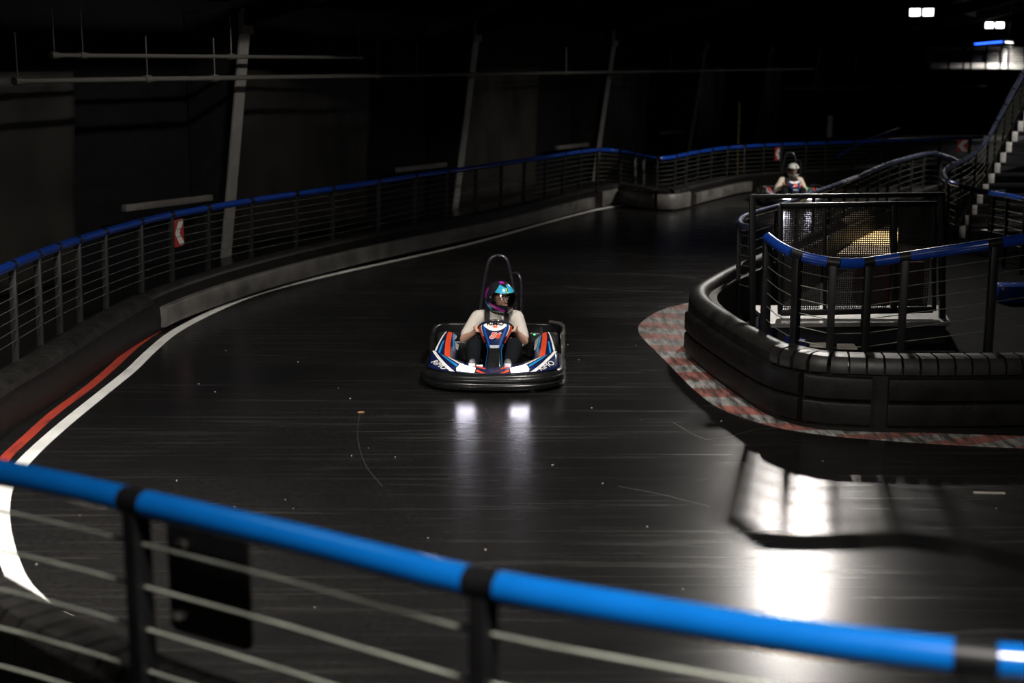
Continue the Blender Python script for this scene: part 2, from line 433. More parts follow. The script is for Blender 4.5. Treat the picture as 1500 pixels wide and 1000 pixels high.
ord_ = ['nearest', 'second', 'third', 'fourth', 'fifth', 'sixth', 'seventh', 'eighth', 'ninth', 'tenth']
for i in range(8):                                    # tapered frame columns and rafters
    s = BAY * i
    c = empty('wall_column', wl(s, 0, 0), label='grey steel wall column leaning inward, %s of the row along the left wall' % ord_[i], cat='column', group='wall columns')
    o_ = c.location.copy()
    b = MB()
    zt = EAVE - .35
    b.bar(wl(s, .15, 0) - o_, wl(s, -.38, zt) - o_, .24, .03, up=-NRM)        # inner flange
    b.build('inner_flange', M['column'], c)
    b = MB()
    a_, b_, c_, d_ = wl(s, .17, 0) - o_, wl(s, -.36, zt) - o_, wl(s, .72, zt) - o_, wl(s, .72, 0) - o_
    t_ = DIRW * .008
    b.add([p - t_ for p in (a_, b_, c_, d_)] + [p + t_ for p in (a_, b_, c_, d_)], [(0, 1, 2, 3), (7, 6, 5, 4), (0, 4, 5, 1), (1, 5, 6, 2), (2, 6, 7, 3), (3, 7, 4, 0)])
    b.build('web', M['post'], c)
    b = MB(); b.box(wl(s, -.36, zt - .2) - o_, (.06, .30, .32), ROTW); b.build('knee_plate', M['girt'], c)
    b = MB(); b.bar(wl(s, -.2, EAVE - .4) - o_, wl(s, -HALL / 2, EAVE - .4 + SLOPE * HALL / 2) - o_, .16, .45)
    b.build('rafter', M['roof'], c)
for i in range(-2, 7):                                # hanging black tarps, one per bay
    s0 = BAY * i + .35; Lb = BAY * .60
    def tf(u, v, s0=s0, Lb=Lb, i=i):
        x = s0 + Lb * u; z = .02 + 2.75 * v
        k = .02 * math.sin(u * 23 + i) * (1 - v * .6) + .008 * math.sin(u * 51 + v * 6 + i * 2) + .05 * math.sin(v * 4 + u * 7)
        return wl(x, .52 + k, z)
    b = MB(); b.grid(tf, 60, 14)
    o = b.build('tarp', M['tarp']); md = o.modifiers.new('thick', 'SOLIDIFY'); md.thickness = .006
    tag(o, ['wrinkled black tarp at the far left edge of the hall wall', 'wrinkled black tarp on the wall left of the nearest column', 'black tarp between the nearest and second wall columns', 'black tarp between the second and third wall columns', 'black tarp between the third and fourth wall columns', 'black tarp between the fourth and fifth wall columns', 'black tarp between the fifth and sixth wall columns', 'black tarp between the sixth and seventh wall columns', 'black tarp beyond the seventh wall column'][i + 2], 'tarp', 'wall tarps')
for i in range(0, 5):
    b = MB(); b.bar(wl(BAY * i - BAY * .27, .30, .92), wl(BAY * i - .12, .30, .90), .10, .09, bev=.01)
    tag(b.build('wall_girt', M['girt']), 'short grey horizontal wall bar meeting the %s column' % ord_[i], 'bar', 'wall bars')
def pipe(x0, x1, C, z, r, label, joints):
    p0, p1 = wallpt(x0, C), wallpt(x1, C); p0.z = p1.z = z * K
    e = empty('ceiling_pipe', p0, label=label, cat='pipe'); d = p1 - p0
    b = MB(); b.tube([Vector((0, 0, 0)), d], r, 10); b.build('pipe_run', M['pipe'], e)
    for t in joints:
        q0 = wallpt(t, C); q0.z = z * K; q0 -= p0; dd = d.normalized()
        b = MB(); b.tube([q0 - dd * .06, q0 + dd * .06], r * 1.5, 10); b.build('coupling', M['pipe'], e)
        b = MB(); b.tube([q0 + Vector((0, 0, r)), q0 + Vector((0, 0, .55))], .008, 6); b.build('hanger_rod', M['pipe'], e)
pipe(35, 1185, 15.3, 3.07, .034, 'long steel sprinkler pipe running across all wall columns', [38, 225, 322, 557, 614, 828, 978, 1045])
pipe(90, 535, 15.3, 3.41, .027, 'shorter upper steel pipe above the long sprinkler pipe', [93, 134, 347, 530])

# ------------------------------------------------------------------ barriers
def rounded(l0, l1, z0, z1, r, n=4):
    pts = []
    for cx, cz, a0 in ((l1 - r, z0 + r, -90), (l1 - r, z1 - r, 0), (l0 + r, z1 - r, 90), (l0 + r, z0 + r, 180)):
        for k in range(n + 1):
            a = R(a0 + 90 * k / n); pts.append((cx + r * math.cos(a), cz + r * math.sin(a)))
    return pts
def barrier(path, h, side, label, ribs, panels, body_w=.24, fasc=(.06, .58), layers=1, name='safety_barrier', rib_len=.12):
    """path: ridge line on the ground, lateral + is away from the track; ribs: [(s0,s1)], panels: [(s0,s1)]"""
    o0 = path[0].copy(); o0.z = 0
    e = empty(name, o0, label=label, cat='barrier')
    pth = [Vector((p.x - o0.x, p.y - o0.y, 0)) for p in path]; L = lens_(pth); T = L[-1]
    hh = h if callable(h) else (lambda t: h)
    def sw(s0, s1, prof, step=.2):
        pp = cut(pth, s0, s1, step); n = len(pp)
        return MB().sweep(pp, prof, side, True, [hh(lerp(s0, s1, i / (n - 1)) / T) for i in range(n)])
    sw(0, T, [(-.09, 0), (-.10, .30), (-.08, .86), (body_w, .86), (body_w, 0)]).build('barrier_body', M['rubber'], e)
    # smooth roll cap where there are no ribs
    runs = []; last = 0
    for a, bb in sorted(ribs): 
        if a > last + .05: runs.append((last, a))
        last = bb
    if last < T - .05: runs.append((last, T))
    rr = .07
    circ = [(.02 + .10 * math.cos(R(a)), .87 + .13 * math.sin(R(a))) for a in range(0, 360, 30)]
    for a, bb in runs:
        sw(a, bb, circ).build('roll_cap', M['rubber_cap'], e)
    for a, bb in ribs:
        n = max(1, int((bb - a) / rib_len))
        for k in range(n):
            s0 = lerp(a, bb, k / n); s1 = lerp(a, bb, (k + .87) / n)
            sw(s0, s1, [(-.115, .78), (-.115, .90), (-.075, .985), (-.02, 1.0), (.10, 1.0), (.14, .95), (.14, .78)], .07).build('cap_block', M['rubber_cap'], e)
    for a, bb in panels:
        if layers == 1:
            sw(a, bb, rounded(-.17, -.06, fasc[0] / 1, fasc[1], .045)).build('fascia_panel', M['fascia'], e)
        else:
            for k in range(layers):
                z0 = .10 + k * .66 / layers; z1 = z0 + .62 / layers
                sw(a, bb, rounded(-.145, -.05, z0, z1, .035)).build('bumper_board', M['rubber'], e)
    return e, pth, T
def s_of_px(path, xpx):                                # arc length at which the path shows at image column xpx
    L = lens_(path); best = None
    for i, p in enumerate(path):
        d = p - Vector((0, 0, HC)); dep = d.y * _c - d.z * _s
        x = 750 + F * p.x / dep
        if best is None or abs(x - xpx) < best[0]: best = (abs(x - xpx), L[i])
    return best[1]
ridge_px = [(-90, 600, .53), (-40, 572, .53), (0, 548, .52), (60, 515, .52), (150, 464, .5), (200, 437, .5), (260, 412, .5), (360, 382, .5), (500, 349, .5), (692, 312, .5), (868, 274, .5), (905, 268, .5), (930, 271, .5), (965, 276, .5), (990, 275, .5), (1040, 264, .5), (1095, 254, .5), (1200, 247, .5), (1330, 241, .5), (1450, 238, .5)]
rp = catmull([P(*p) for p in ridge_px], .25)
for p in rp: p.z = 0
LR = lens_(rp)
def sp(x): return s_of_px([p + Vector((0, 0, .43)) for p in rp], x)
left_bar, _, _ = barrier(rp, .435, 1, 'long black rubber safety barrier with grey bumper panels along the left track edge',
        [(0, sp(205)), (sp(868), sp(1005))],
        [(sp(222), sp(372)), (sp(376), sp(683)), (sp(687), sp(862)), (sp(1008), sp(1092))], fasc=(.10, .62))
for a, bb in ((sp(872), sp(905)), (sp(907), sp(968)), (sp(972), sp(1003))):     # flat panels on the wavy bend
    o0 = rp[0]; pth = [Vector((p.x - o0.x, p.y - o0.y, 0)) for p in rp]
    pp = cut(pth, a, bb, .15); MB().sweep(pp, [(-.12, .03), (-.135, .05), (-.135, .31), (-.12, .33), (-.08, .33), (-.08, .03)], 1, True).build('bend_panel', M['fascia'], left_bar)

isl_px = [(1500, 247, .62), (1400, 268, .62), (1300, 297, .66), (1200, 335, .7), (1118, 370, .7), (1070, 391, .7), (1037, 408, .7), (1022, 420, .7), (1026, 434, .7), (1050, 452, .7), (1100, 481, .7), (1150, 505, .7), (1200, 516, .7), (1250, 519, .7), (1350, 521, .7), (1500, 520, .7), (1640, 519, .7), (1760, 518, .7)]
ip = catmull([P(*p) for p in isl_px], .12)
for p in ip: p.z = 0
TIP = min(range(len(ip)), key=lambda i: ip[i].x / ip[i].y)
def spi(x): 
    L = lens_(ip); best = None
    for i, p in enumerate(ip):
        if i < TIP: continue
        q = p + Vector((0, 0, .6)); d = q - Vector((0, 0, HC)); dep = d.y * _c - d.z * _s
        x_ = 750 + F * q.x / dep
        if best is None or abs(x_ - x) < best[0]: best = (abs(x_ - x), L[i])
    return best[1]
LI = lens_(ip)[-1]
barrier(ip, .61, 1, 'tall black barrier with ribbed cap around the inner bend on the right',
        [(spi(1150), LI)], [(spi(1025), spi(1090)), (spi(1092), spi(1190)), (spi(1192), spi(1283)), (spi(1290), spi(1500)), (spi(1503), LI)], layers=2, body_w=.2, rib_len=.13)

near_px = [(-260, 720, .95), (-120, 790, .95), (0, 856, .95), (80, 903, .95), (190, 955, .95), (300, 998, .95), (460, 1045, .95), (700, 1100, .95), (1000, 1150, .95), (1400, 1200, .95), (2000, 1240, .95), (2700, 1260, .95)]
nb = catmull([P(*p) for p in near_px], .12)
for p in nb: p.z = 0
LN = lens_(nb)[-1]
barrier(nb, .83, -1, 'black ribbed barrier under the nearest blue rail at the bottom left', [(0, LN)], [(0.05, LN - .05)], layers=2, body_w=.12, rib_len=.13)

# ------------------------------------------------------------------ railings
POST = {}
def railing(path, zbase, label, post_s, ncab, cab0, dcab, rail_r=.045, postw=.07, m=None, mp=None, side=1, lean=.0, collar=.05, name='cable_railing', sleeves=True, cab_r=.004, group=None, postd=None, mc=None):
    """path: 3-D rail centre line; posts at arc lengths post_s; zbase: height of the post feet (number or callable(p))"""
    m = m or M['blue_far']; mp = mp or M['post']
    o0 = path[0].copy(); o0.z = 0
    e = empty(name, o0, label=label, cat='railing', group=group)
    pth = [p - o0 for p in path]; L = lens_(pth); T = L[-1]
    def tan(s):
        a, bq = at_len(pth, L, s - .1), at_len(pth, L, s + .1); t = bq - a; t.z = 0; return t.normalized()
    for s in post_s:
        top = at_len(pth, L, s); t = tan(s); n = Vector((-t.y, t.x, 0)) * side
        zb = zbase(top + o0) if callable(zbase) else zbase
        foot = Vector((top.x, top.y, zb)) - n * lean
        b = MB(); b.bar(foot, top - Vector((0, 0, rail_r * .5)), postw, postd or postw * .6, up=t, bev=.004); b.build('post', mp, e)
        b = MB(); b.tube([at_len(pth, L, s - collar), at_len(pth, L, s + collar)], rail_r * .98, 12); b.build('rail_joint', M['black'], e)
        b = MB(); b.box(foot + Vector((0, 0, .008)), (postw * 2.0, postw * 2.0, .016), Matrix.Rotation(math.atan2(t.y, t.x), 3, 'Z')); b.build('foot_plate', mp, e)
    ends = [0.0] + list(post_s) + [T]
    for a, bq in zip(ends[:-1], ends[1:]):
        a2 = a + (collar if a > 0 else 0); b2 = bq - (collar if bq < T else 0)
        if b2 - a2 < .05: continue
        b = MB(); b.tube(cut(pth, a2, b2, .12), rail_r, 14); b.build('rail_sleeve', m, e)
    pts = resample(pth, .3)
    for k in range(ncab):
        b = MB(); dz = cab0 + dcab * k
        b.tube([p - Vector((0, 0, dz)) for p in pts], cab_r, 5); b.build('cable', mc or M['steel'], e)
    return e
def every(path, first, step, last=None):
    T = lens_(path)[-1] if last is None else last; out = []; s = first
    while s < T - .05: out.append(s); s += step
    return out
lr_px = [(-110, 440, 1.41), (-50, 417, 1.40), (0, 396, 1.39), (60, 371, 1.37), (120, 350, 1.35), (200, 327, 1.33), (256, 314, 1.31), (368, 294, 1.30), (500, 275, 1.30), (608, 258, 1.30), (700, 245, 1.30), (800, 230, 1.29), (852, 222, 1.27), (885, 219.5, 1.23), (912, 222.5, 1.17), (940, 229, 1.10), (962, 232, 1.08), (985, 230, 1.09), (1020, 223, 1.13), (1060, 217, 1.17), (1100, 214, 1.2), (1150, 211.5, 1.2), (1220, 209, 1.2), (1300, 206, 1.2), (1440, 201, 1.2)]
lp = catmull([P(*p) for p in lr_px], .15)
px_posts = [-60, -25, 17, 53, 84, 116, 151, 202, 253, 306, 369, 431, 491, 551, 606, 656, 700, 737, 770, 800, 827, 851, 876, 908, 928, 945, 965, 988, 1004, 1022, 1042, 1065, 1090, 1117, 1146, 1178, 1212, 1250, 1290, 1332, 1378, 1420]
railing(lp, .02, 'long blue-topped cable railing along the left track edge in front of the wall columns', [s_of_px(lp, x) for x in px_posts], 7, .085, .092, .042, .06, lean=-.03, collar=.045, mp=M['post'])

ir_px = [(1125, 348, 1.6), (1137, 357, 1.57), (1150, 365, 1.55), (1175, 376, 1.5), (1215, 384, 1.46), (1245, 386, 1.45), (1264, 385, 1.45), (1334, 375, 1.52), (1395, 366, 1.6), (1455, 357, 1.67), (1500, 350, 1.71), (1600, 336, 1.8), (1720, 322, 1.9)]
irp = catmull([P(*p) for p in ir_px], .1)
ipost = [s_of_px(irp, x) for x in (1127, 1173, 1213, 1264, 1334, 1455, 1590)]
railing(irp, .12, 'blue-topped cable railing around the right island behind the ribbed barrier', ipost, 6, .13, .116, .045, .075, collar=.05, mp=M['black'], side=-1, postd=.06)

br_px = [(1104, 334, 1.3), (1090, 333, 1.3), (1083, 328, 1.3), (1088, 320, 1.3), (1112, 311, 1.3), (1150, 300, 1.3), (1185, 286, 1.3), (1250, 262, 1.3), (1300, 241, 1.3), (1345, 228, 1.3), (1366, 224.5, 1.3), (1388, 230, 1.32), (1404, 238, 1.36)]
brp = catmull([P(*p) for p in br_px], .12)
railing(brp, .1, 'steel-topped railing on the back of the right island running up to the stairs', every(brp, .35, 1.05), 6, .1, .11, .042, .05, m=M['brushed'], side=1, collar=.03, mp=M['post'])

nr_px = [(-240, 655, 1.7), (-110, 673, 1.7), (0, 692, 1.7), (95, 711, 1.7), (205, 736, 1.7), (430, 788, 1.7), (690, 852, 1.7), (1000, 906, 1.7), (1200, 937, 1.7), (1400, 962, 1.7), (1500, 972, 1.7), (1700, 985, 1.7), (2100, 1000, 1.7), (2700, 1010, 1.7)]
nrp = catmull([P(*p) for p in nr_px], .08)
npost = [s_of_px(nrp, x) for x in (-230, 203, 694, 1425, 2180)]
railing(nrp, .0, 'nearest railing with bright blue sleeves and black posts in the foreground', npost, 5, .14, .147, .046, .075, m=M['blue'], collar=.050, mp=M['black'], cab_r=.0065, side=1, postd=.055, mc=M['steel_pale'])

# far ramp rail rising to the right
ramp_pts = [PY(1217, 237, 36.0), PY(1235, 224, 36.4), PY(1253, 213, 36.8), PY(1283, 201, 37.6), PY(1317, 189, 38.4)]
rrp = catmull(ramp_pts, .2)
railing(rrp, .0, 'short blue rail climbing a far ramp in front of the distant columns', every(rrp, .1, .9), 3, .1, .1, .04, .05, collar=.02)

# ------------------------------------------------------------------ island: base slab, checker deck, gate, ramp, things inside
base_pts = [P(1110, 492, .1), P(1150, 510, .1), P(1250, 522, .1), P(1420, 523, .1), P(1620, 523, .1)]
b = MB(); far = [Vector((14.0, 12.0, 0)), Vector((14.0, 24.0, 0)), Vector((7.0, 24.0, 0)), Vector((3.4, 17.0, 0)), Vector((2.5, 15.2, 0)), Vector((2.15, 13.6, 0))]
poly = [(p.x + .16, p.y + .22) for p in base_pts] + [(p.x, p.y) for p in far]
b.prism(poly, 0, .09); tag(b.build('island_slab', mat('black island slab', (.003, .003, .0032), .85, spec=.05)), 'dark base slab inside the right island', None, kind='structure')
def quad_plate(name, pxs, z, th, m, label, cat):
    q = [P(x, y, z) for x, y in pxs]
    b = MB(); o0 = q[0].copy(); b.prism([(p.x - o0.x, p.y - o0.y) for p in q], -th, 0)
    o = b.build(name, m); o.location = o0; return tag(o, label, cat)
quad_plate('checker_plate_deck', [(1130, 474), (1392, 471), (1378, 447), (1100, 447)], .36, .04, M['deck'], 'lit grey checker plate deck behind the island railing', 'deck')
quad_plate('deck_plinth', [(1140, 480), (1386, 477), (1376, 453), (1112, 453)], .31, .20, M['wall'], 'dark plinth carrying the checker plate deck', 'plinth')
quad_plate('blue_deck_edge', [(1112, 474), (1172, 501), (1182, 498), (1132, 474), (1112, 464)], .22, .10, M['deck_blue'], 'dark blue painted deck edge inside the tip of the right island', 'deck')
quad_plate('lit_ramp_patch', [(1225, 373), (1312, 374), (1316, 334), (1288, 326)], .33, .2, M['lit_tan'], 'pale tan plate for the warm lit ramp floor seen through the perforated gate', 'ramp')  # light-coloured plate in the shape of the lit patch on the floor
quad_plate('cardboard_sheet', [(1186, 505), (1215, 507), (1212, 496), (1186, 495)], .13, .02, M['dirt'], 'pale flat sheet lying behind the island barrier', 'sheet')
quad_plate('cardboard_sheet', [(1226, 508), (1256, 509), (1250, 503), (1226, 503)], .13, .02, M['dirt'], 'small pale sheet right of the larger flat sheet', 'sheet')
GY = P(1240, 462, .39).y
ge = empty('perforated_gate', PY(1100, 480, GY) * Vector((1, 1, 0)).normalized().length if False else Vector((PY(1102, 470, GY).x, GY, 0)), label='black framed gate with perforated steel panel standing on the island', cat='gate')
def gp(x, y): return PY(x, y, GY) - ge.location
def gbar(name, x0, y0, x1, y1, wd, m=M['black']):
    b = MB(); b.bar(gp(x0, y0), gp(x1, y1), wd, wd, up=Vector((0, 1, 0)), bev=.004); return b.build(name, m, ge)
gbar('gate_post', 1102, 287, 1102, 505, .06); gbar('gate_post', 1380, 285, 1380, 478, .06)
gbar('top_bar', 1100, 288, 1384, 285, .045)
gbar('panel_frame', 1143, 301, 1372, 298, .05); gbar('panel_frame', 1143, 458, 1366, 453, .06)
gbar('panel_frame', 1143, 300, 1143, 460, .05); gbar('panel_frame', 1368, 298, 1368, 455, .04)
gbar('panel_frame', 1208, 300, 1208, 456, .035); gbar('panel_frame', 1309, 299, 1309, 456, .06)
for x0, x1 in ((1144, 1207), (1209, 1307), (1311, 1367)):
    a_, b_ = gp(x0, 456), gp(x1, 301)
    b = MB(); b.box((a_ + b_) / 2 + Vector((0, .01, 0)), (b_.x - a_.x, .003, b_.z - a_.z)); b.build('perforated_panel', M['mesh'], ge)
b = MB(); p_ = P(1300, 420, .3); b.box((p_.x, p_.y, .34), (.75, .4, .5), bev=.02); o = b.build('red_crate', mat('dim red crate', (.12, .012, .01), .5)); tag(o, 'dim red box standing inside the island behind the gate', 'box')
b = MB(); p_ = P(1505, 432, .2); b.box((p_.x, p_.y, .2), (.75, .3, .22), bev=.05); tag(b.build('blue_pad', M['blue_far']), 'blue foam pad at the right edge behind the island railing', 'pad')

# ------------------------------------------------------------------ stairs and their rails on the right
nst = 12
se = empty('staircase', PY(1400, 335, 22.5) * 1.0, label='dark staircase with pale cheeks climbing at the right edge', cat='stairs')
se.location.z = 0
steps = []
for i in range(-5, 8):
    Y = 24.0 + .26 * i
    p = PY(1448 + 8.6 * i, 256 - 15.4 * i, Y); steps.append(p)
    if p.z < .05: continue
    q = p - se.location
    b = MB(); b.box(q + Vector((.05, 0, -.075)), (.10, .03, .19), bev=.005); b.build('riser_cheek', M['stair_white'], se)
    b = MB(); b.box(q + Vector((.60, .14, -.005)), (1.1, .30, .04)); b.build('tread', M['wall'], se)
a_, b_ = steps[0] - se.location, steps[-1] - se.location
b = MB(); b.bar(a_ + Vector((1.16, .1, -.05)), b_ + Vector((1.16, .1, -.05)), .05, .24); b.build('stringer', M['girt'], se)
b = MB(); b.bar(a_ + Vector((-.03, .1, -.16)), b_ + Vector((-.03, .1, -.16)), .04, .20); b.build('stringer', M['black'], se)
sr = [PY(1470, 281, 21.6), PY(1440, 280.5, 21.3), PY(1418, 275, 21.0), PY(1397, 269, 20.9), PY(1384, 261, 21.4), PY(1384, 251, 22.2), PY(1396, 242, 22.8), PY(1418, 231, 23.2), PY(1432, 220, 23.5), PY(1446, 204, 23.8), PY(1463, 172, 24.4), PY(1482, 138, 25.0), PY(1503, 100, 25.7), PY(1525, 60, 26.4)]
srp = catmull(sr, .12)
def zb_stair(p):
    return max(.09, p.z - .95) if p.y > 23.0 else .09
railing(srp, zb_stair, 'blue and steel rail curving round and up the staircase', every(srp, .3, .55), 6, .09, .10, .042, .04, m=M['brushed'], collar=.025, mp=M['black'])
for ch in bpy.data.objects: 
    pass
fr = [PY(1452, 284, 20.3), PY(1475, 287, 19.6), PY(1500, 292, 19.0), PY(1540, 298, 18.5)]
frp = catmull(fr, .12)
railing(frp, .09, 'short dim blue rail at the right edge below the stairs', every(frp, .15, .6), 6, .09, .11, .045, .05, collar=.03, mp=M['black'])

# ------------------------------------------------------------------ far upper deck with lit railing
DY = 60.0
def dpt(x, y, dy=0): return PY(x, y, DY + dy)
z_deck = dpt(1400, 101).z
b = MB(); a_, b_ = dpt(1345, 101), dpt(1510, 101)
b.box(((a_.x + b_.x) / 2 + .8, DY + 4, z_deck - .35), (b_.x - a_.x + 1.6, 8.4, .7)); de = b.build('upper_deck', M['wall']); tag(de, 'dark upper track deck far in the background', 'deck', kind='thing')
b = MB(); b.box((dpt(1500, 95).x - .6, DY + 1.6, z_deck + .12), (5.6, .12, .22)); b.build('lit_kerb_wall', M['column'], de)
ud = [dpt(1358, 70), dpt(1400, 70), dpt(1450, 70), dpt(1500, 70)]
railing([p for p in catmull(ud, .3)], z_deck, 'pale railing on the far upper deck under the bright lamp', [s_of_px(catmull(ud, .3), x) for x in (1360, 1392, 1410, 1428, 1446, 1465, 1483)], 7, .12, .12, .05, .10, m=M['sign_white'], mp=M['black'], collar=.06, name='upper_railing', cab_r=.014, mc=M['sign_white'])
b = MB(); b.bar(PY(1428, 64.5, 60.6), PY(1468, 61, 60.6), .05, .06); tag(b.build('blue_strip_light', emit_mat('blue strip light', (.02, .10, 1.0), 5.0)), 'glowing blue strip light beside the lamp over the far upper railing', 'light')
b = MB(); b.bar(PY(1150, 130, 52), PY(1445, 127, 52), .12, .10); tag(b.build('far_beam', M['pipe']), 'thin horizontal pipe crossing the far end of the hall', 'pipe')
b = MB(); b.box(PY(1215.5, 185, 37.5), (.13, .03, .56)); tag(b.build('wall_sign', M['girt']), 'narrow upright pale board on a distant post', 'board')
b = MB(); b.tube([PY(1083, 150, 35.0), Vector((PY(1083, 150, 35.0).x, 35.0, .0))], .022, 8); tag(b.build('conduit', M['yellow']), 'thin yellow upright conduit behind the far barrier', 'pipe')
b = MB(); b.box(PY(1360, 79, 59.9), (.14, .05, .42)); tag(b.build('deck_post_light', M['stair_white']), 'small pale upright plate at the left end of the far upper railing', 'plate')

# ------------------------------------------------------------------ chevron signs
def rrect(wd, ht, r, n=5):
    pts = []
    for cx, cz, a0 in ((wd / 2 - r, -ht / 2 + r, -90), (wd / 2 - r, ht / 2 - r, 0), (-wd / 2 + r, ht / 2 - r, 90), (-wd / 2 + r, -ht / 2 + r, 180)):
        for k in range(n + 1):
            a = R(a0 + 90 * k / n); pts.append((cx + r * math.cos(a), cz + r * math.sin(a)))
    return pts
def chevron(loc, wd, ht, rz, label):                   # face looks along local -Y
    e = empty('chevron_sign', loc, rz, label, 'sign', 'chevron signs')
    up = lambda p: Vector((p.x, -p.z, p.y))
    b = MB(); b.prism(rrect(wd, ht, wd * .08), -.006, .006, up); b.build('board', M['sign_red'], e)
    a = wd * .44; h2 = ht * .46; t = wd * .42
    pts = [(-a, 0), (a - t, h2), (a, h2), (a, h2 * .78), (-a + t * 1.05, 0), (a, -h2 * .78), (a, -h2), (a - t, -h2)]
    b = MB(); b.prism(pts, .0065, .009, up); b.build('arrow', M['sign_white'], e)
    b = MB(); b.box((0, .02, 0), (wd * .5, .03, .04)); b.build('bracket', M['black'], e)
    return e
p = P(261, 340, 1.05); chevron((p.x + .02, p.y - .06, p.z), .26, .32, R(79), 'red and white chevron sign on the left railing near the first column')
p = PY(1139.5, 225, P(1140, 211.5, 1.2).y - .08); chevron(p, .22, .29, R(42), 'red and white chevron sign on the far railing above the second driver')
p = PY(1410, 213.5, 33.5); chevron(p, .24, .28, R(-10), 'dim red and white chevron sign beside the staircase')
# dark back of a sign hung on the nearest railing
a_, b_ = P(246, 800, 1.56), None
se2 = empty('sign_back', P(298, 868, 1.38), 0, 'black back of a rounded sign hung on the nearest railing', 'sign')
tv = (P(430, 788, 1.7) - P(205, 736, 1.7)); se2.rotation_euler.z = math.atan2(tv.y, tv.x)
se2.location += Vector((0, .09, 0))
up = lambda p: Vector((p.x, -p.z, p.y))
b = MB(); b.prism(rrect(.36, .40, .03), -.006, .006, up); b.build('board', M['black'], se2)
for z in (.12, -.12):
    b = MB(); b.box((-.10, -.035, z), (.03, .05, .02)); b.build('clamp', M['chrome'], se2)

# ------------------------------------------------------------------ painted kerb on the inner bend
k_in = [(1040, 444), (1016, 463), (1008, 480), (1014, 500), (1032, 523), (1070, 562), (1110, 588), (1140, 603), (1185, 617), (1250, 627), (1320, 633), (1420, 637), (1520, 640), (1650, 644), (1760, 647)]
k_out = [(1020, 441), (972, 453), (941, 471), (935, 484), (944, 498), (978, 532), (1018, 572), (1058, 600), (1130, 624), (1210, 637), (1300, 645), (1410, 652), (1520, 657), (1650, 662), (1760, 665)]
kin = catmull([P(*p) for p in k_in], .1); kout = catmull([P(*p) for p in k_out], .1)
Li, Lo = lens_(kin), lens_(kout)
ke = empty('painted_kerb', kin[0], label='worn red and white painted kerb along the foot of the right barrier', cat='kerb')
NB = 29
for k in range(NB):
    t0, t1 = k / NB, (k + 1) / NB
    rowi = [at_len(kin, Li, Li[-1] * lerp(t0, t1, j / 6) + .26 * max(0, min(1, (lerp(t0, t1, j / 6) - .45) * 5))) - kin[0] for j in range(7)]
    rowo = [at_len(kout, Lo, Lo[-1] * lerp(t0, t1, j / 6)) - kin[0] for j in range(7)]
    b = MB(); vs = []; fs = []
    for j in range(7):
        for q, z in ((rowi[j], 0.0), (rowi[j], .006), (rowo[j], .004), (rowo[j], 0.0)): vs.append(Vector((q.x, q.y, z)))
    for j in range(6):
        for i in range(4):
            fs.append((j * 4 + i, j * 4 + (i + 1) % 4, j * 4 + 4 + (i + 1) % 4, j * 4 + 4 + i))
    fs += [(0, 1, 2, 3), (27, 26, 25, 24)]
    b.add(vs, fs); b.build('kerb_block', M['kerb_red'] if k % 2 else M['kerb_white'], ke)
path = [p.copy() for p in kin if True]
b = MB(); b.sweep(cut(kin, Li[-1] * .18, Li[-1] * .62, .1), [(-.02, .0), (-.02, .012), (.05, .012), (.05, .0)], 1, True)
tag(b.build('red_foot_line', M['red_line']), 'thin red painted line at the foot of the right barrier', 'line')

# ------------------------------------------------------------------ loose bits on the floor
b = MB()
for k in range(55):
    x = random.uniform(-3.4, 5.5); y = random.uniform(7.2, 15)
    s = random.uniform(.003, .008)
    b.box((x, y, s * .35), (s * random.uniform(1, 2.2), s, s * .6), Matrix.Rotation(random.uniform(0, 3), 3, 'Z'))
tag(b.build('floor_crumbs', M['dirt']), 'tiny pale rubber crumbs scattered on the track', 'debris', kind='stuff')
b = MB(); p = P(1449, 722); b.box((p.x, p.y, .003), (.21, .035, .004), Matrix.Rotation(R(-4), 3, 'Z')); tag(b.build('tape_strip', M['dirt']), 'pale strip of tape on the floor at the lower right', 'tape')
p = P(529, 604); b = MB(); b.prism([(-.03, -.01), (-.01, -.025), (.03, 0), (.012, .02), (-.015, .018)], 0, .004); o = b.build('dry_leaf', M['brown']); o.location = (p.x, p.y, .002); tag(o, 'tiny brown scrap lying on the floor left of the kart', 'scrap')

# ------------------------------------------------------------------ flood lamps
def flood_lamp(loc, aim, power, label, size=.42, spot=None, col=(1.0, .95, .88), roofz=None, spread=150):
    e = empty('flood_lamp', loc, label=label, cat='lamp', group='ceiling flood lamps')
    d = (Vector(aim) - Vector(loc)).normalized()
    za = -d; xa = Vector((0, 0, 1)).cross(za); xa = xa.normalized() if xa.length > 1e-3 else Vector((1, 0, 0)); q = Matrix((xa, za.cross(xa), za)).transposed()
    for s in (-1, 1):
        c = q @ Vector((s * size * .62, 0, 0))
        b = MB(); b.box(c + q @ Vector((0, 0, .05)), (size * 1.06, size * .8, .09), q, .015); b.build('housing', M['lamp_body'], e)
        b = MB(); b.box(c + q @ Vector((0, 0, .0)), (size * .94, size * .66, .012), q); b.build('lens', M['lens'], e)
        ld = bpy.data.lights.new('lens_light', 'AREA'); ld.shape = 'RECTANGLE'; ld.size = size * .94; ld.size_y = size * .66
        ld.energy = power; ld.color = col; ld.spread = R(spread)
        lo = bpy.data.objects.new('lens_light', ld); COL.objects.link(lo); lo.parent = e
        lo.location = c + q @ Vector((0, 0, -.012)); lo.rotation_euler = q.to_euler()
    b = MB(); b.bar(q @ Vector((-size, 0, .1)), q @ Vector((size, 0, .1)), .04, .04); b.build('yoke', M['lamp_body'], e)
    off = (Vector(loc) - W0).dot(-NRM); zr = EAVE + SLOPE * min(off, HALL - off)
    b = MB(); b.tube([(0, 0, .1), (0, 0, max(.2, zr - loc[2] - .05))], .012, 6); b.build('hanging_rod', M['lamp_body'], e)
    return e
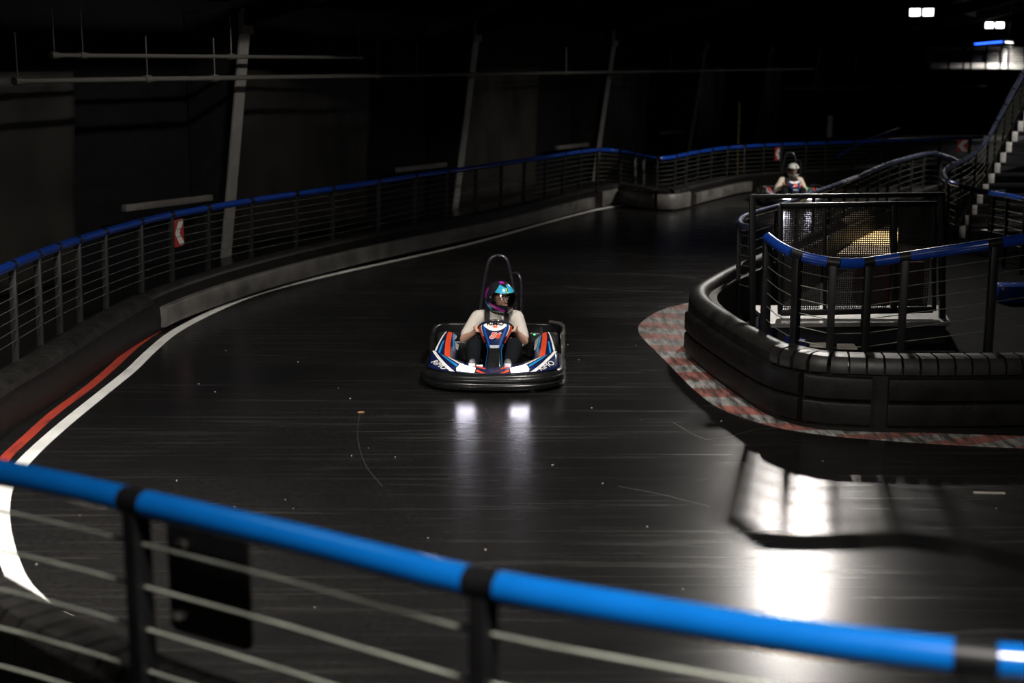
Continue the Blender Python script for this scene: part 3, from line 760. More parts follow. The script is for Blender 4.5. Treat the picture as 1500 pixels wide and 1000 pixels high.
Fp = P(1160, 842); kk = (HC + 5.3) / HC
flood_lamp((Fp.x * kk, Fp.y * kk, 5.3), (3.6, 17.5, 0), 70, 'flood lamp pair above the middle of the track whose glare shows on the floor', spread=100, size=.22)
flood_lamp((-2.4, 6.0, 4.7), (-2.6, 8.6, 0), 150, 'flood lamp pair above the left corner near the camera', spread=105)
flood_lamp((1.6, 1.0, 5.6), (0.6, 6.0, 0), 76, 'flood lamp pair hanging above the camera position', spread=75)
flood_lamp((1.2, 10.8, 5.6), (0.0, 13.2, 0.3), 28, 'flood lamp pair in front of and above the kart', spread=75)
flood_lamp(tuple(PY(1350, 18, 45)), (5, 6, 1), .5, 'left one of the two lit lamp pairs seen at the upper right', spread=50, size=.32)
flood_lamp(tuple(PY(1457, 37, 62)), (9, 8, 1), .5, 'right one of the two lit lamp pairs seen at the upper right', spread=50, size=.34)
up = PY(1478, 62, 60.6)
flood_lamp(tuple(up), (up.x - .5, up.y + .1, 0), 120, 'small bright lamp pair right above the far upper railing', size=.35, spread=125)
Fq = P(1428, 742); flood_lamp((Fq.x * kk, Fq.y * kk, 5.3), (5.4, 28.8, .5), 50, 'flood lamp pair on the staircase side aimed at the second kart', spread=70)
flood_lamp((-0.6, 16.6, 5.3), (-3.4, 20.5, 0), 125, 'added fill lamp pair above the left half of the track behind the kart', spread=120)  # unseen fill lamp added to brighten the left columns, pipes and barrier
flood_lamp((1.6, 25.5, 5.2), (-0.4, 31.0, 0.6), 60, 'added fill lamp pair above the far straight aimed at the left wall', spread=115)  # extra lamp added to even out the middle wall columns, lenses turned away
flood_lamp((8.0, 42.0, 5.0), (7.0, 49.0, 1.0), 70, 'added fill lamp pair above the far end aimed at the distant wall columns', spread=120)  # unseen lamp put in to lift the faint distant columns
flood_lamp((12.6, 21.4, 5.3), (9.6, 25.0, 1.2), 42, 'added fill lamp pair at the right above the staircase', spread=80)  # added out of view to brighten the stair cheeks and rail
# small warm work lamp over the pale lit patch inside the island
rc = P(1275, 350, .33)
wle = empty('work_lamp', (rc.x + .1, rc.y + .2, 4.6), label='small warm work lamp hanging over the pale ramp', cat='lamp')
b = MB(); b.lathe([(.0, .10), (.04, .10), (.05, .06), (.11, -.02), (.10, -.02), (.0, .02)], 16); b.build('shade', M['lamp_body'], wle)
b = MB(); b.lathe([(.0, -.045), (.03, -.03), (.035, 0), (.0, .02)], 12); b.build('bulb', emit_mat('warm bulb', (1, .75, .4), 20), wle)
b = MB(); b.tube([(0, 0, .1), (0, 0, 2.4)], .006, 6); b.build('flex', M['lamp_body'], wle)
ld = bpy.data.lights.new('bulb_light', 'SPOT'); ld.energy = 2600; ld.color = (1, .78, .45); ld.spot_size = R(27); ld.spot_blend = .5; ld.shadow_soft_size = .04
lo = bpy.data.objects.new('bulb_light', ld); COL.objects.link(lo); lo.parent = wle; lo.location = (0, 0, -.06)

# ------------------------------------------------------------------ the kart
def plan(a):                                            # bumper plan curve, a in -90..90 degrees, x to the right, y back
    p = 2.7; s_, c_ = math.sin(R(a)), math.cos(R(a))
    return Vector((.645 * math.copysign(abs(s_) ** (2 / p), s_), .50 * (1 - abs(c_) ** (2 / p)), 0))
def front_y(x):
    x = min(abs(x), .6449) / .645
    return .50 * (1 - (1 - x ** 2.7) ** (1 / 2.7))
def text_mesh(name, body, size, m, parent, loc, xa, ya, extr=.0015, shear=0.0, offset=0.0):
    cu = bpy.data.curves.new(name, 'FONT'); cu.body = body; cu.size = size; cu.extrude = extr; cu.align_x = 'CENTER'; cu.align_y = 'CENTER'; cu.shear = shear; cu.offset = offset
    t = bpy.data.objects.new(name + '_src', cu); COL.objects.link(t)
    bpy.context.view_layer.update()
    dg = bpy.context.evaluated_depsgraph_get(); me = bpy.data.meshes.new_from_object(t.evaluated_get(dg)); bpy.data.objects.remove(t, do_unlink=True)
    me.name = name; me.materials.clear(); me.materials.append(m)
    o = link_mesh(name, me, parent)
    xa = Vector(xa).normalized(); ya = Vector(ya); ya = (ya - xa * ya.dot(xa)).normalized(); za = xa.cross(ya)
    mt = Matrix((xa, ya, za)).transposed().to_4x4(); mt.translation = Vector(loc)
    o.matrix_local = mt; return o
def nrm(fn, u, v, e=1e-3):
    p = fn(u, v); a_ = fn(u + e, v) - p; b_ = fn(u, v + e) - p; n = a_.cross(b_)
    return n.normalized() if n.length > 1e-12 else Vector((0, 0, 1))
def patch(fn, u0, u1, v0, v1, off, nu=10, nv=4, flip=1):
    b = MB(); b.grid(lambda u, v: fn(u, v) + nrm(fn, u, v) * off * flip, nu, nv, u0, u1, v0, v1); return b
def qpatch(fn, c, off, flip=1, n=8):                    # four-cornered patch in (u, v)
    def g(s, t):
        a_ = Vector(c[0]).lerp(Vector(c[1]), s); b_ = Vector(c[3]).lerp(Vector(c[2]), s); q = a_.lerp(b_, t)
        return fn(q.x, q.y) + nrm(fn, q.x, q.y) * off * flip
    b = MB(); b.grid(g, n, n); return b

def make_kart(label):
    e = empty('go_kart', label=label, cat='go-kart')
    # floor tray and chassis rails
    b = MB(); b.box((0, .85, .045), (.62, 1.35, .02), bev=.006); b.build('floor_tray', M['k_black'], e)
    for s in (-1, 1):
        b = MB(); b.tube([(s * .30, .15, .06), (s * .33, .6, .06), (s * .36, 1.2, .06), (s * .33, 1.8, .08)], .016, 8); b.build('chassis_rail', M['black'], e)
    # wraparound front bumper with two grooves
    path = [Vector((-.645, .98, 0)), Vector((-.648, .75, 0))] + [plan(a) for a in range(-88, 89, 4)] + [Vector((.648, .75, 0)), Vector((.645, .98, 0))]
    prof = [(-.05, .015), (-.015, .02), (.006, .036), (.010, .070), (-.006, .084), (-.006, .092), (.008, .102), (.008, .128), (-.004, .136), (-.006, .146), (-.022, .162), (-.05, .172), (-.10, .172), (-.10, .015)]
    b = MB(); b.sweep(path, prof, -1, True); b.build('front_bumper', M['k_black'], e, 50)
    b = MB(); pp = [plan(a) for a in range(-30, 31, 5)]
    b.sweep(pp, [(.0085, .107), (.0105, .110), (.0105, .118), (.0085, .121)], -1, True); b.build('bumper_rib', M['k_black'], e)
    # front fairing, headlights and graphics
    def fair(u, v):                                     # u: -1..1 across, v: 0 front edge .. 1 rear edge
        x = .60 * u; yf = front_y(x) + .05
        zb = .170 + .012 * abs(u); zt = .185 + .10 * abs(u) ** 1.5
        y = yf + v * (.20 + .10 * abs(u)); z = lerp(zb, zt, math.sin(v * math.pi / 2))
        return Vector((x * (1 - .05 * v), y, z))
    b = MB(); b.grid(fair, 40, 8, -1, 1, 0, 1); fo = b.build('front_fairing', M['k_navy'], e); md = fo.modifiers.new('t', 'SOLIDIFY'); md.thickness = .006; md.offset = 0
    for s in (-1, 1):
        f2 = (lambda u, v, s=s: fair(s * u, v)); fl_ = 1 if nrm(f2, .6, .5).z > 0 else -1
        def dec(c, m, nm='stripe', off=.004, par=fo): return qpatch(f2, c, off, fl_).build(nm, m, par)
        dec([(.96, .96), (.56, .02), (.64, .02), (.99, .80)], M['k_white'])
        dec([(.80, .96), (.46, .40), (.50, .28), (.88, .96)], M['k_cyan'])
        dec([(.68, .98), (.40, .62), (.44, .50), (.76, .98)], M['k_white'])
        dec([(.30, .55), (.10, .02), (.17, .02), (.33, .30)], M['k_red'])
        dec([(.26, .92), (.11, .66), (.12, .50), (.28, .72)], M['k_red'])
        cx = .76
        p0, p1 = f2(.70, .12), f2(.97, .40)
        if s > 0: text_mesh('lettering', 'RiMO', .085, M['k_white'], fo, f2(.80, .22) + nrm(f2, .80, .22) * fl_ * .006, f2(.93, .33) - f2(.68, .12), f2(.80, .5) - f2(.80, .1), shear=.2)
        else: text_mesh('lettering', 'RiMO', .085, M['k_white'], fo, f2(.82, .24) + nrm(f2, .82, .24) * fl_ * .006, f2(.68, .12) - f2(.95, .36), f2(.80, .5) - f2(.80, .1), shear=.2)
        # headlight: tapered lens in a dark housing
        hp = [(.285, .10), (.275, .54), (.46, .88), (.585, .72), (.56, .12)]
        b = qpatch(f2, [(.26, .02), (.24, .46), (.54, .62), (.57, .04)], .007, fl_); b.build('headlight_housing', M['k_black'], e)
        b = qpatch(f2, [(.29, .10), (.27, .36), (.50, .50), (.54, .16)], .020, fl_); ho = b.build('headlight', M['head'], e); md = ho.modifiers.new('t', 'SOLIDIFY'); md.thickness = .01
    # side pods
    def pod(u, v):                                      # u: 0 front .. 1 rear, v: 0 outer bottom, .35 crest, 1 inner edge
        y = lerp(.34, 1.28, u); cx = lerp(.575, .50, u ** 1.3); cz = lerp(.20, .315, math.sin(u * math.pi / 2))
        ix = lerp(.35, .37, u); iz = cz - .075
        if v < .35:
            t = v / .35; return Vector((cx + .035 * math.sin((1 - t) * math.pi / 2), y, lerp(.075, cz, t ** .9)))
        t = (v - .35) / .65
        return Vector((lerp(cx, ix, t), y + .02 * t, lerp(cz, iz, t) + .022 * math.sin(t * math.pi)))
    for s in (-1, 1):
        g = (lambda u, v, s=s: Vector((s * pod(u, v).x, pod(u, v).y, pod(u, v).z)))
        fl_ = 1 if nrm(g, .5, .7).z > 0 else -1
        b = MB(); b.grid(g, 24, 16); po = b.build('side_pod', M['k_navy'], e); md = po.modifiers.new('t', 'SOLIDIFY'); md.thickness = .006; md.offset = 0
        def st(u0, u1, v0, v1, m, off=.004): patch(g, u0, u1, v0, v1, off, 16, 4, fl_).build('stripe', m, po)
        st(.0, 1.0, .30, .40, M['k_white'])
        st(.05, .62, .47, .52, M['k_cyan'])
        qpatch(g, [(1.0, .46), (.0, .72), (.0, .86), (1.0, .66)], .004, fl_, 14).build('stripe', M['k_red'], po)
        qpatch(g, [(1.0, .70), (.45, .86), (.45, .91), (1.0, .78)], .004, fl_, 12).build('stripe', M['k_cyan'], po)
        qpatch(g, [(1.0, .80), (.55, .92), (.55, 1.0), (1.0, 1.0)], .004, fl_, 10).build('stripe', M['k_grey'], po)
        b = MB(); b.grid(lambda u, v: Vector((g(1, v).x, g(1, v).y, lerp(.08, g(1, v).z, u))), 3, 12); b.build('pod_end', M['k_white' if s < 0 else 'chrome'], po)
        # wheels
        for (yy, xx, r_, wd) in ((.44, .50, .125, .12), (1.52, .50, .135, .19)):
            b = MB(); b.lathe([(r_ * .55, -wd / 2), (r_ * .86, -wd / 2), (r_ * .97, -wd / 2 * .8), (r_, -wd / 4), (r_, wd / 4), (r_ * .97, wd / 2 * .8), (r_ * .86, wd / 2), (r_ * .55, wd / 2)], 24, 'x', (s * xx, yy, r_)); wo = b.build('tyre', M['tyre'], e)
            b = MB(); b.lathe([(.0, -wd * .2), (r_ * .3, -wd * .2), (r_ * .5, -wd * .46), (r_ * .57, -wd * .46), (r_ * .57, wd * .46), (r_ * .5, wd * .46), (r_ * .3, wd * .2), (0, wd * .2)], 20, 'x', (s * xx, yy, r_)); b.build('rim', M['rim'], wo)
    # rear bumper wrapping the back wheels
    rp_ = [Vector((-.625, 1.16, 0)), Vector((-.64, 1.35, 0)), Vector((-.64, 1.62, 0)), Vector((-.60, 1.78, 0)), Vector((-.48, 1.86, 0)), Vector((0, 1.89, 0)), Vector((.48, 1.86, 0)), Vector((.60, 1.78, 0)), Vector((.64, 1.62, 0)), Vector((.64, 1.35, 0)), Vector((.625, 1.16, 0))]
    rpp = catmull(rp_, .06)
    b = MB(); b.sweep(rpp, rounded(-.02, .02, .10, .30, .018), -1, True); b.build('rear_bumper', M['k_black'], e)
    b = MB(); b.tube([p + Vector((0, 0, .30)) for p in cut(rpp, .0, .55)], .014, 8); b.build('bumper_tube', M['k_black'], e)
    T_ = lens_(rpp)[-1]
    b = MB(); b.tube([p + Vector((0, 0, .315)) for p in cut(rpp, T_ - .75, T_ - .02)], .018, 8); b.build('bumper_tube', M['chrome'], e)
    b = MB(); q0 = rpp[-1]; b.tube([q0 + Vector((0, 0, .31)), q0 + Vector((.005, -.05, .24)), q0 + Vector((.005, -.10, .12)), q0 + Vector((0, -.10, .07))], .016, 8); b.build('bumper_tube', M['chrome'], e)
    # seat, engine cover, battery pack
    def seat(u, v):                                     # u round the shell, v along from front lip to top of the back
        a = lerp(-1, 1, u)
        yy = lerp(.82, 1.18, min(1, v / .45)) if v < .45 else lerp(1.18, 1.40, (v - .45) / .55)
        zz = .075 + .02 * (1 - v / .45) if v < .45 else lerp(.075, .50, ((v - .45) / .55) ** .8)
        wd = .20 + .02 * v; lift = abs(a) ** 2.5 * (.13 if v < .45 else .10)
        return Vector((wd * a, yy - (lift * .9 if v > .45 else 0), zz + (lift if v < .5 else lift * .3)))
    b = MB(); b.grid(seat, 20, 20); so = b.build('seat', M['k_black'], e); md = so.modifiers.new('t', 'SOLIDIFY'); md.thickness = .018; md.offset = 1
    b = MB(); b.box((.36, 1.42, .20), (.16, .34, .24), bev=.02); en = b.build('motor_cover', M['k_black'], e)
    b = MB(); b.box((.36, 1.245, .30), (.016, .010, .010)); b.build('status_light', M['led'], en)
    b = MB(); b.box((-.35, 1.30, .17), (.16, .50, .20), bev=.02); b.build('battery_box', M['k_black'], e)
    b = MB(); b.tube([(-.55, 1.52, .135), (.55, 1.52, .135)], .018, 10); b.build('rear_axle', M['rim'], e)
    # roll hoop and headrest frame
    hoop = catmull([Vector(p) for p in [(-.19, 1.45, .08), (-.185, 1.47, .40), (-.15, 1.50, .70), (-.105, 1.53, .93), (-.07, 1.54, 1.005), (0, 1.545, 1.03), (.07, 1.54, 1.005), (.105, 1.53, .93), (.15, 1.50, .70), (.185, 1.47, .40), (.19, 1.45, .08)]], .04)
    b = MB(); b.tube(hoop, .017, 10); b.build('roll_hoop', M['h_black'], e)
    side = catmull([Vector(p) for p in [(.12, 1.525, .84), (.16, 1.50, .865), (.205, 1.48, .85), (.225, 1.46, .78), (.225, 1.45, .55), (.225, 1.45, .10)]], .04)
    b = MB(); b.tube(side, .014, 8); b.build('headrest_frame', M['h_black'], e)
    b = MB(); b.box((0, 1.47, .56), (.26, .03, .20), bev=.012); b.build('headrest_pad', M['k_black'], e)
    # steering: stem, panel, wheel
    rows = [(.16, .165, .088), (.34, .225, .078), (.50, .308, .066), (.56, .352, .085), (.64, .420, .128), (.70, .468, .152), (.73, .490, .152), (.76, .500, .132)]
    def ctr(t):
        x = t * (len(rows) - 1); i = min(int(x), len(rows) - 2); f_ = x - i
        return [lerp(rows[i][j], rows[i + 1][j], f_) for j in range(3)]
    def face(u, v):                                     # u up the panel 0..1, v across -1..1
        y, z, wd = ctr(u); k = max(0, abs(v) - .72) / .28
        return Vector((wd * v, y + .015 * v * v + .07 * k, z - .035 * k))
    fl_ = 1 if nrm(face, .7, 0).z > 0 else -1
    b = MB(); b.grid(face, 7, 20, 0, 2 / 7, -1, 1); b.build('steering_stem', M['k_black'], e, 60)
    b = MB(); b.grid(face, 20, 24, 2 / 7, 1, -1, 1); pa = b.build('front_panel', M['k_navy'], e, 60); md = pa.modifiers.new('t', 'SOLIDIFY'); md.thickness = .004; md.offset = 0
    for s in (-1, 1):
        qpatch(face, [(.29, s * .55), (.90, s * .66), (.90, s * .78), (.29, s * .80)], .003, fl_, 12).build('stripe', M['k_blue'], pa)
        qpatch(face, [(.02, s * .84), (.42, s * .84), (.42, s * .95), (.02, s * .95)], .003, fl_, 12).build('stripe', M['k_cyan'], pa)
        qpatch(face, [(.45, s * .90), (.86, s * .90), (.86, s * .99), (.45, s * .99)], .003, fl_, 12).build('stripe', M['k_red'], pa)
        qpatch(face, [(.55, s * .82), (.92, s * .80), (.92, s * .88), (.55, s * .88)], .003, fl_, 12).build('stripe', M['k_white'], pa)
    def oval(a, r_):
        return None
    b = MB(); vs = [face(.80, 0) + nrm(face, .80, 0) * .004 * fl_]; n_ = 36
    for k in range(n_):
        a = 2 * math.pi * k / n_; uu = .80 + (.17 if math.sin(a) < 0 else .195) * math.sin(a); vv = .70 * math.cos(a)
        vs.append(face(uu, vv) + nrm(face, min(uu, .985), vv) * .004 * fl_)
    b.add(vs, [(0, 1 + k, 1 + (k + 1) % n_) for k in range(n_)]); b.build('white_badge', M['k_white'], pa, 80)
    ya = face(.86, 0) - face(.62, 0); xa = (1, 0, 0); n0 = nrm(face, .7, 0) * fl_
    text_mesh('lettering', 'RiMO', .066, M['k_black'], pa, face(.885, 0) + n0 * .008, xa, ya, offset=.001)
    text_mesh('racing_number', '56', .095, M['k_white'], pa, face(.535, 0) + n0 * .004, xa, ya, shear=.3, offset=.007)
    text_mesh('racing_number', '56', .095, M['k_red'], pa, face(.535, 0) + n0 * .0065, xa, ya, shear=.3, offset=.0025)
    b = MB(); ya_ = ya.normalized()
    c0 = face(.745, 0) + n0 * .006
    st_ = []
    for k in range(14):
        r_ = .026 if k % 2 == 0 else .011; a = 2 * math.pi * k / 14; st_.append(c0 + Vector((1, 0, 0)) * r_ * 1.4 * math.cos(a) + ya_ * r_ * .8 * math.sin(a))
    b.add([c0] + st_, [(0, 1 + k, 1 + (k + 1) % 14) for k in range(14)]); b.build('badge_emblem', M['k_red'], pa)
    qpatch(face, [(.30, -.6), (.365, -.6), (.365, .6), (.30, .6)], .003, fl_, 6).build('chin_plate', M['k_grey'], pa)
    b = MB(); b.tube([(0, .30, .12), (0, .80, .43)], .014, 8); b.build('steering_column', M['black'], e)
    wc = Vector((0, .895, .405)); tilt = Matrix.Rotation(R(-48), 3, 'X')
    b = MB(); b.tube([wc + tilt @ Vector((.165 * math.cos(2 * math.pi * k / 32), .145 * math.sin(2 * math.pi * k / 32) , 0)) for k in range(32)], .016, 10, True); sw_ = b.build('steering_wheel', M['h_black'], e)
    for a in (90, 210, 330):
        b = MB(); b.bar(wc, wc + tilt @ Vector((.155 * math.cos(R(a)), .14 * math.sin(R(a)), 0)), .03, .01); b.build('spoke', M['black'], sw_)
    for s in (-1, 1):
        b = MB(); b.box((s * .13, .24, .15), (.07, .02, .12), Matrix.Rotation(R(-25), 3, 'X')); b.build('pedal', M['rim'], e)
        # shoulder belts over the driver's chest
        b = MB(); pts = [Vector((s * .085, 1.40, .53)), Vector((s * .09, 1.30, .575)), Vector((s * .095, 1.21, .568)), Vector((s * .095, 1.135, .51)), Vector((s * .09, 1.085, .43)), Vector((s * .08, 1.06, .35)), Vector((s * .06, 1.05, .26))]
        b.tube(catmull(pts, .03), .024, 8, aspect=(.25, 1.0)); b.build('shoulder_belt', M['strap'], e)
    return e

def remesh(o, vox, smooth=6, fac=.5):
    md = o.modifiers.new('r', 'REMESH'); md.mode = 'VOXEL'; md.voxel_size = vox; md.use_smooth_shade = True
    m2 = o.modifiers.new('s', 'SMOOTH'); m2.iterations = smooth; m2.factor = fac
    bpy.context.view_layer.update(); dg = bpy.context.evaluated_depsgraph_get()
    me = bpy.data.meshes.new_from_object(o.evaluated_get(dg)); old = o.data; o.modifiers.clear(); o.data = me; bpy.data.meshes.remove(old)
    for p in me.polygons: p.use_smooth = True
    return o

def make_person(label, head_yaw, mats, lean=0.0, sleeves='short', face_tilt=0.0):
    e = empty('person', label=label, cat='person')
    sh = [(-.185 + lean, 1.245, .465), (.185 + lean, 1.245, .465)]
    el = [(-.315, 1.08, .285), (.265, 1.07, .27)]
    wr = [(-.215, .955, .365), (.195, .955, .375)]
    hip = [(-.085, 1.13, .17), (.085, 1.13, .17)]
    kn = [(-.20, .70, .30), (.18, .70, .30)]
    an = [(-.19, .37, .13), (.13, .37, .13)]
    hc = Vector((.035 + lean, 1.20, .65))
    b = MB()
    b.capsule([(0, 1.14, .17), (lean * .4, 1.19, .28), (lean * .8, 1.225, .38), (lean, 1.245, .45)], [.115, .115, .125, .10], 18, aspect=(1.0, 1.3) if False else None)
    b.capsule([sh[0], (lean, 1.25, .48), sh[1]], [.062, .075, .062])
    b.capsule([(lean, 1.245, .50), hc + Vector((-.01, .03, -.07))], [.055, .052])
    # head: skull, jaw, nose, ears under the helmet
    Rz = Matrix.Rotation(head_yaw, 3, 'Z')
    def H(x, y, z): return hc + Rz @ Vector((x, y, z))
    b.capsule([H(0, .02, .03), H(0, -.005, .045)], [.086, .080])
    b.capsule([H(0, -.03, -.03), H(0, -.045, -.065)], [.058, .042])
    b.capsule([H(0, -.088, .020), H(0, -.108, -.016)], [.008, .013])
    b.capsule([H(-.018, -.092, -.047), H(.018, -.092, -.047)], [.008, .008])
    b.capsule([H(-.045, -.075, .035), H(.045, -.075, .035)], [.012, .012])
    for s in (-1, 1): b.capsule([H(s * .083, .015, .02), H(s * .086, .02, -.015)], [.014, .010])
    for k in (0, 1):
        s = -1 if k == 0 else 1
        b.capsule([sh[k], tuple(lerp(sh[k][j], el[k][j], .5) for j in range(3)), el[k]], [.054, .047, .040])
        b.capsule([el[k], tuple(lerp(el[k][j], wr[k][j], .35) for j in range(3)), wr[k]], [.041, .039, .026])
        b.capsule([hip[k], tuple(lerp(hip[k][j], kn[k][j], .5) for j in range(3)), kn[k]], [.088, .076, .058])
        b.capsule([kn[k], tuple(lerp(kn[k][j], an[k][j], .35) for j in range(3)), an[k]], [.056, .055, .036])
        # hand closed on the wheel rim
        w_ = Vector(wr[k]); g_ = Vector((s * .166, .905, .415))
        palm = w_.lerp(g_, .62)
        b.capsule([w_, palm], [.026, .030])
        ax = Vector((s * .02, .045, .05)).normalized()
        for f_ in range(4):
            t = (f_ - 1.5) * .0205
            r0 = palm + ax * t + Vector((s * .014, -.012, .010))
            L_ = (.92, 1.05, 1.0, .82)[f_]
            p1 = r0 + Vector((-s * .004, -.034, .020)) * L_; p2 = p1 + Vector((-s * .030, -.010, -.004)) * L_; p3 = p2 + Vector((-s * .016, .020, -.014)) * L_
            b.capsule([r0, p1, p2, p3], [.0105, .0098, .009, .008], 8)
        th0 = palm + ax * .03 + Vector((-s * .012, .0, .004))
        b.capsule([palm, th0, th0 + Vector((-s * .024, -.010, .018)), th0 + Vector((-s * .030, -.032, .020))], [.016, .013, .0105, .009], 8)
    body = b.build('body', M['skin'], e); remesh(body, .0065, 5)
    for s in (-1, 1):
        b = MB(); b.lathe([(.0, -.013), (.008, -.0105), (.0125, -.004), (.0125, .004), (.008, .0105), (0, .013)], 12, 'z', H(s * .030, -.0755, .018)); ey = b.build('eye', M['eye_white'], e)
        b = MB(); b.lathe([(.0, .0), (.006, .0), (.0055, .002), (0, .0025)], 10, 'y', H(s * .030, -.0895, .018)); b.build('iris', M['eye_dark'], ey)
        b = MB(); b.tube([H(s * .046, -.083, .040), H(s * .032, -.0895, .044), H(s * .016, -.0905, .040)], .0042, 6); b.build('eyebrow', M['eye_dark'], e)
    b = MB(); b.tube([H(-.02, -.1005, -.047), H(0, -.1025, -.0465), H(.02, -.1005, -.047)], .0035, 6); b.build('lips', mat('lips', (.36, .13, .10), .5), e)
    # shirt: torso and sleeves, open at neck and cuffs
    b = MB()
    b.capsule([(0, 1.135, .17), (lean * .4, 1.185, .27), (lean * .8, 1.22, .37), (lean, 1.245, .45)], [.138, .140, .146, .115], 22)
    b.capsule([sh[0], (lean, 1.25, .475), sh[1]], [.072, .085, .072])
    for k in (0, 1):
        end = .80 if sleeves == 'short' else 1.0
        q = tuple(lerp(sh[k][j], el[k][j], end) for j in range(3))
        b.capsule([sh[k], tuple(lerp(sh[k][j], el[k][j], .45) for j in range(3)), q], [.074, .068, .062])
        if sleeves != 'short': b.capsule([el[k], tuple(lerp(el[k][j], wr[k][j], .9) for j in range(3))], [.058, .040])
    so = b.build('shirt', mats['shirt'], e); remesh(so, .011, 6)
    if 'vest' in mats:
        b = MB(); b.capsule([(0, 1.12, .17), (lean * .4, 1.17, .27), (lean * .8, 1.20, .37), (lean, 1.215, .42)], [.135, .140, .146, .10], 20); vo = b.build('vest', mats['vest'], e); remesh(vo, .012, 4)
    b = MB(); b.capsule([(-.03 + lean, 1.215, .505), (.0 + lean, 1.165, .50), (.045 + lean, 1.20, .51)], [.030, .032, .030]); b.capsule([(0.02 + lean, 1.165, .50), (.035 + lean, 1.12, .45)], [.026, .016]); co = b.build('collar', M['scarf'], e); remesh(co, .007, 3)
    b = MB()
    b.capsule([(-.06, 1.15, .16), (.06, 1.15, .16)], [.125, .125])
    for k in (0, 1):
        b.capsule([hip[k], tuple(lerp(hip[k][j], kn[k][j], .5) for j in range(3)), kn[k]], [.100, .090, .074])
        b.capsule([kn[k], tuple(lerp(kn[k][j], an[k][j], .5) for j in range(3)), tuple(lerp(kn[k][j], an[k][j], .92) for j in range(3))], [.073, .066, .050])
    to = b.build('trousers', M['trousers'], e); remesh(to, .011, 5)
    for k in (0, 1):
        a_ = Vector(an[k]); b = MB()
        b.capsule([a_ + Vector((0, .02, -.03)), a_ + Vector((0, -.06, .015)), a_ + Vector((0, -.10, .075)), a_ + Vector((0, -.115, .105))], [.046, .046, .042, .032], 14); o = b.build('shoe', M['shoe'], e); remesh(o, .008, 4)
        b = MB(); b.tube([a_ + Vector((0, -.005, -.075)), a_ + Vector((0, -.11, -.02)), a_ + Vector((0, -.155, .10))], [.03, .036, .028], 10, aspect=(.3, 1)); b.build('sole', M['k_grey'], o)
    # helmet
    hq = Matrix.Rotation(head_yaw, 3, 'Z') @ Matrix.Rotation(face_tilt, 3, 'X')
    he = empty('helmet'); he.parent = e; he.location = hc; he.rotation_euler = hq.to_euler()
    def hs(az, elv):                                    # az 0 = face direction (-Y), degrees; elv -90..90
        a, t = R(az), R(elv)
        x = math.sin(a) * math.cos(t); y = -math.cos(a) * math.cos(t); z = math.sin(t)
        front = max(0, math.cos(a)) ** 3; low = max(0, -math.sin(t))
        rx, ry, rz = .138, .164, .166
        p = Vector((x * rx, y * ry + .012, z * rz + .012))
        p.y -= .030 * front * math.cos(t - R(-28)) ** 2 * (1 if t < .2 else .4)
        if low > .6: p.z = max(p.z, -.135)
        p.x *= 1 - .10 * low
        return p
    port = lambda az, elv: abs(az) < 62 and -14 < elv < 24
    n0 = nrm(hs, 30, 30, .5); fl_ = 1 if n0.dot(hs(30, 30)) > 0 else -1
    b = MB(); b.grid(hs, 72, 34, -180, 180, -52, 90, port); sh_o = b.build('shell', mats['shell'], he, 60)
    md = sh_o.modifiers.new('t', 'SOLIDIFY'); md.thickness = .003; md.offset = 0
    b = MB(); ring = [hs(-62 + 124 * k / 20, 24) for k in range(21)] + [hs(62, 24 - 38 * k / 6) for k in range(1, 7)] + [hs(62 - 124 * k / 20, -14) for k in range(1, 21)] + [hs(-62, -14 + 38 * k / 6) for k in range(1, 6)]
    b.tube(ring, .005, 6, True); b.build('port_trim', M['k_black'], he)
    b = MB(); b.tube([hs(-180 + 10 * k, -52) for k in range(36)], .010, 6, True); b.build('neck_roll', M['k_black'], he)
    b = MB(); b.grid(lambda u, v: hs(u, v) * 1.035, 30, 10, -66, 66, -15, 26); b.build('visor', M['visor'], he)
    for s in (-1, 1):
        b = MB(); c_ = hs(s * 76, 6); b.lathe([(.0, -.008), (.02, -.008), (.022, 0), (.018, .007), (0, .008)], 14, 'x', c_ + Vector((s * .004, 0, 0))); b.build('visor_pivot', M['k_black'], he)
    def hp(c, m): qpatch(hs, c, .003, fl_, 12).build('decal', m, he)
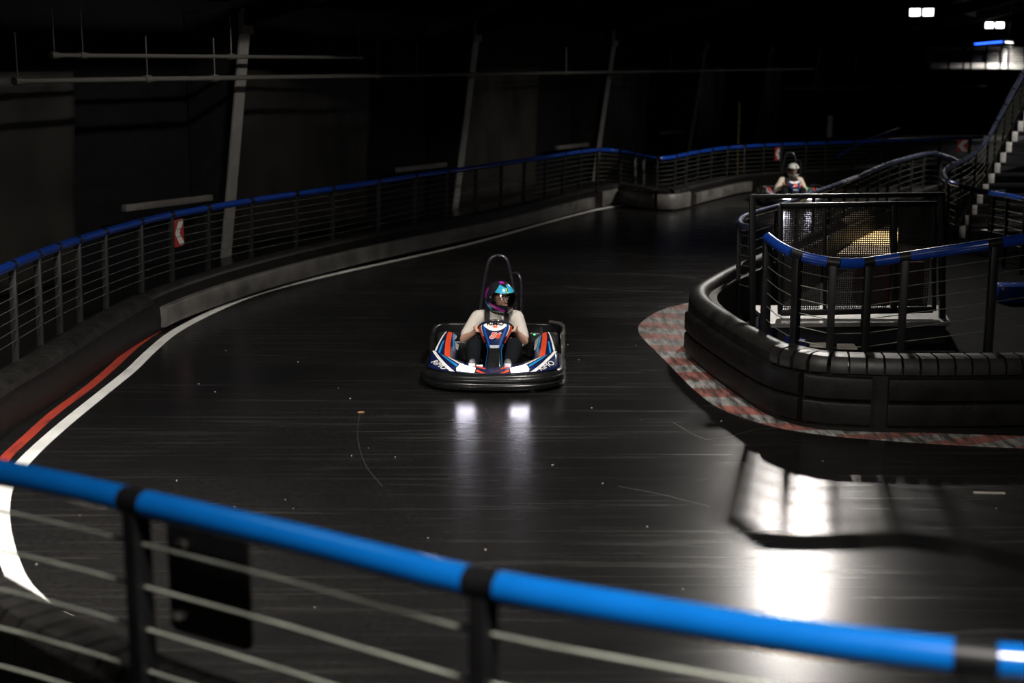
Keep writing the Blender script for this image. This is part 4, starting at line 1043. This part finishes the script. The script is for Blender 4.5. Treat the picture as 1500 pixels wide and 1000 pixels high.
    if mats['kind'] == 'bright':
        hp([(-58, 28), (-6, 27), (-4, 46), (-40, 62)], M['h_cyan'])
        hp([(2, 27), (58, 28), (40, 58), (4, 60)], M['h_cyan'])
        hp([(-34, 66), (6, 66), (20, 84), (-70, 82)], M['h_mag'])
        hp([(-7, 36), (-1, 36), (-1, 46), (-7, 46)], M['h_lime']); hp([(-5, 27.5), (1, 27.5), (1, 33), (-5, 33)], M['h_lime'])
        hp([(-86, -18), (-22, -40), (-16, -30), (-84, -8)], M['h_mag'])
        hp([(-112, -30), (-78, -42), (-76, -26), (-112, -4)], M['h_cyan'])
        hp([(-128, 4), (-100, 0), (-98, 34), (-124, 40)], M['h_mag'])
    else:
        hp([(-50, -18), (0, -40), (0, -24), (-46, -15)], M['h_white']); hp([(50, -15), (0, -24), (0, -40), (46, -18)], M['h_white'])
        hp([(-75, -20), (-55, -48), (-4, -48), (-20, -42)], M['h_black']); hp([(20, -42), (4, -48), (55, -48), (75, -20)], M['h_black'])
        hp([(-110, -50), (-80, -50), (-80, 20), (-110, 20)], M['h_black']); hp([(80, -50), (110, -50), (110, 20), (80, 20)], M['h_black'])
        hp([(14, 30), (30, 30), (30, 50), (14, 50)], M['h_black'])
    return e

kart = make_kart('navy go-kart number 56 with lit headlights driving toward the camera')
kp = P(721, 577.5); YAW = -R(1.5)
kart.location = (kp.x, kp.y + .02, 0); kart.rotation_euler = (0, 0, YAW)
drv = make_person('person in white shirt and cyan and magenta helmet, turned to one side, steering the kart', R(32), dict(shirt=M['shirt'], shell=M['h_black'], kind='bright'), .0, 'short', R(4))
drv.location = kart.location; drv.rotation_euler = (0, 0, YAW)
kart2 = copy_tree(kart); kart2['label'] = 'second go-kart far back on the bend, mostly hidden behind the island railing'
k2 = P(1157, 239, .95)
kart2.location = (k2.x - .02, k2.y - 1.2, 0); kart2.rotation_euler = (0, 0, R(-3))
drv2 = make_person('person in cream sweater, dark vest and pale helmet driving the far kart', R(2), dict(shirt=M['sweater'], vest=M['vest'], shell=M['h_white'], kind='pale'), .0, 'long', R(2))
drv2.location = kart2.location; drv2.rotation_euler = kart2.rotation_euler

for ch in kart2.children:                              # the second kart has a plain black front panel
    if ch.name.startswith('front_panel') or ch.name.startswith('side_pod') or ch.name.startswith('front_fairing'):
        ch.material_slots[0].link = 'OBJECT'; ch.material_slots[0].material = M['k_black']
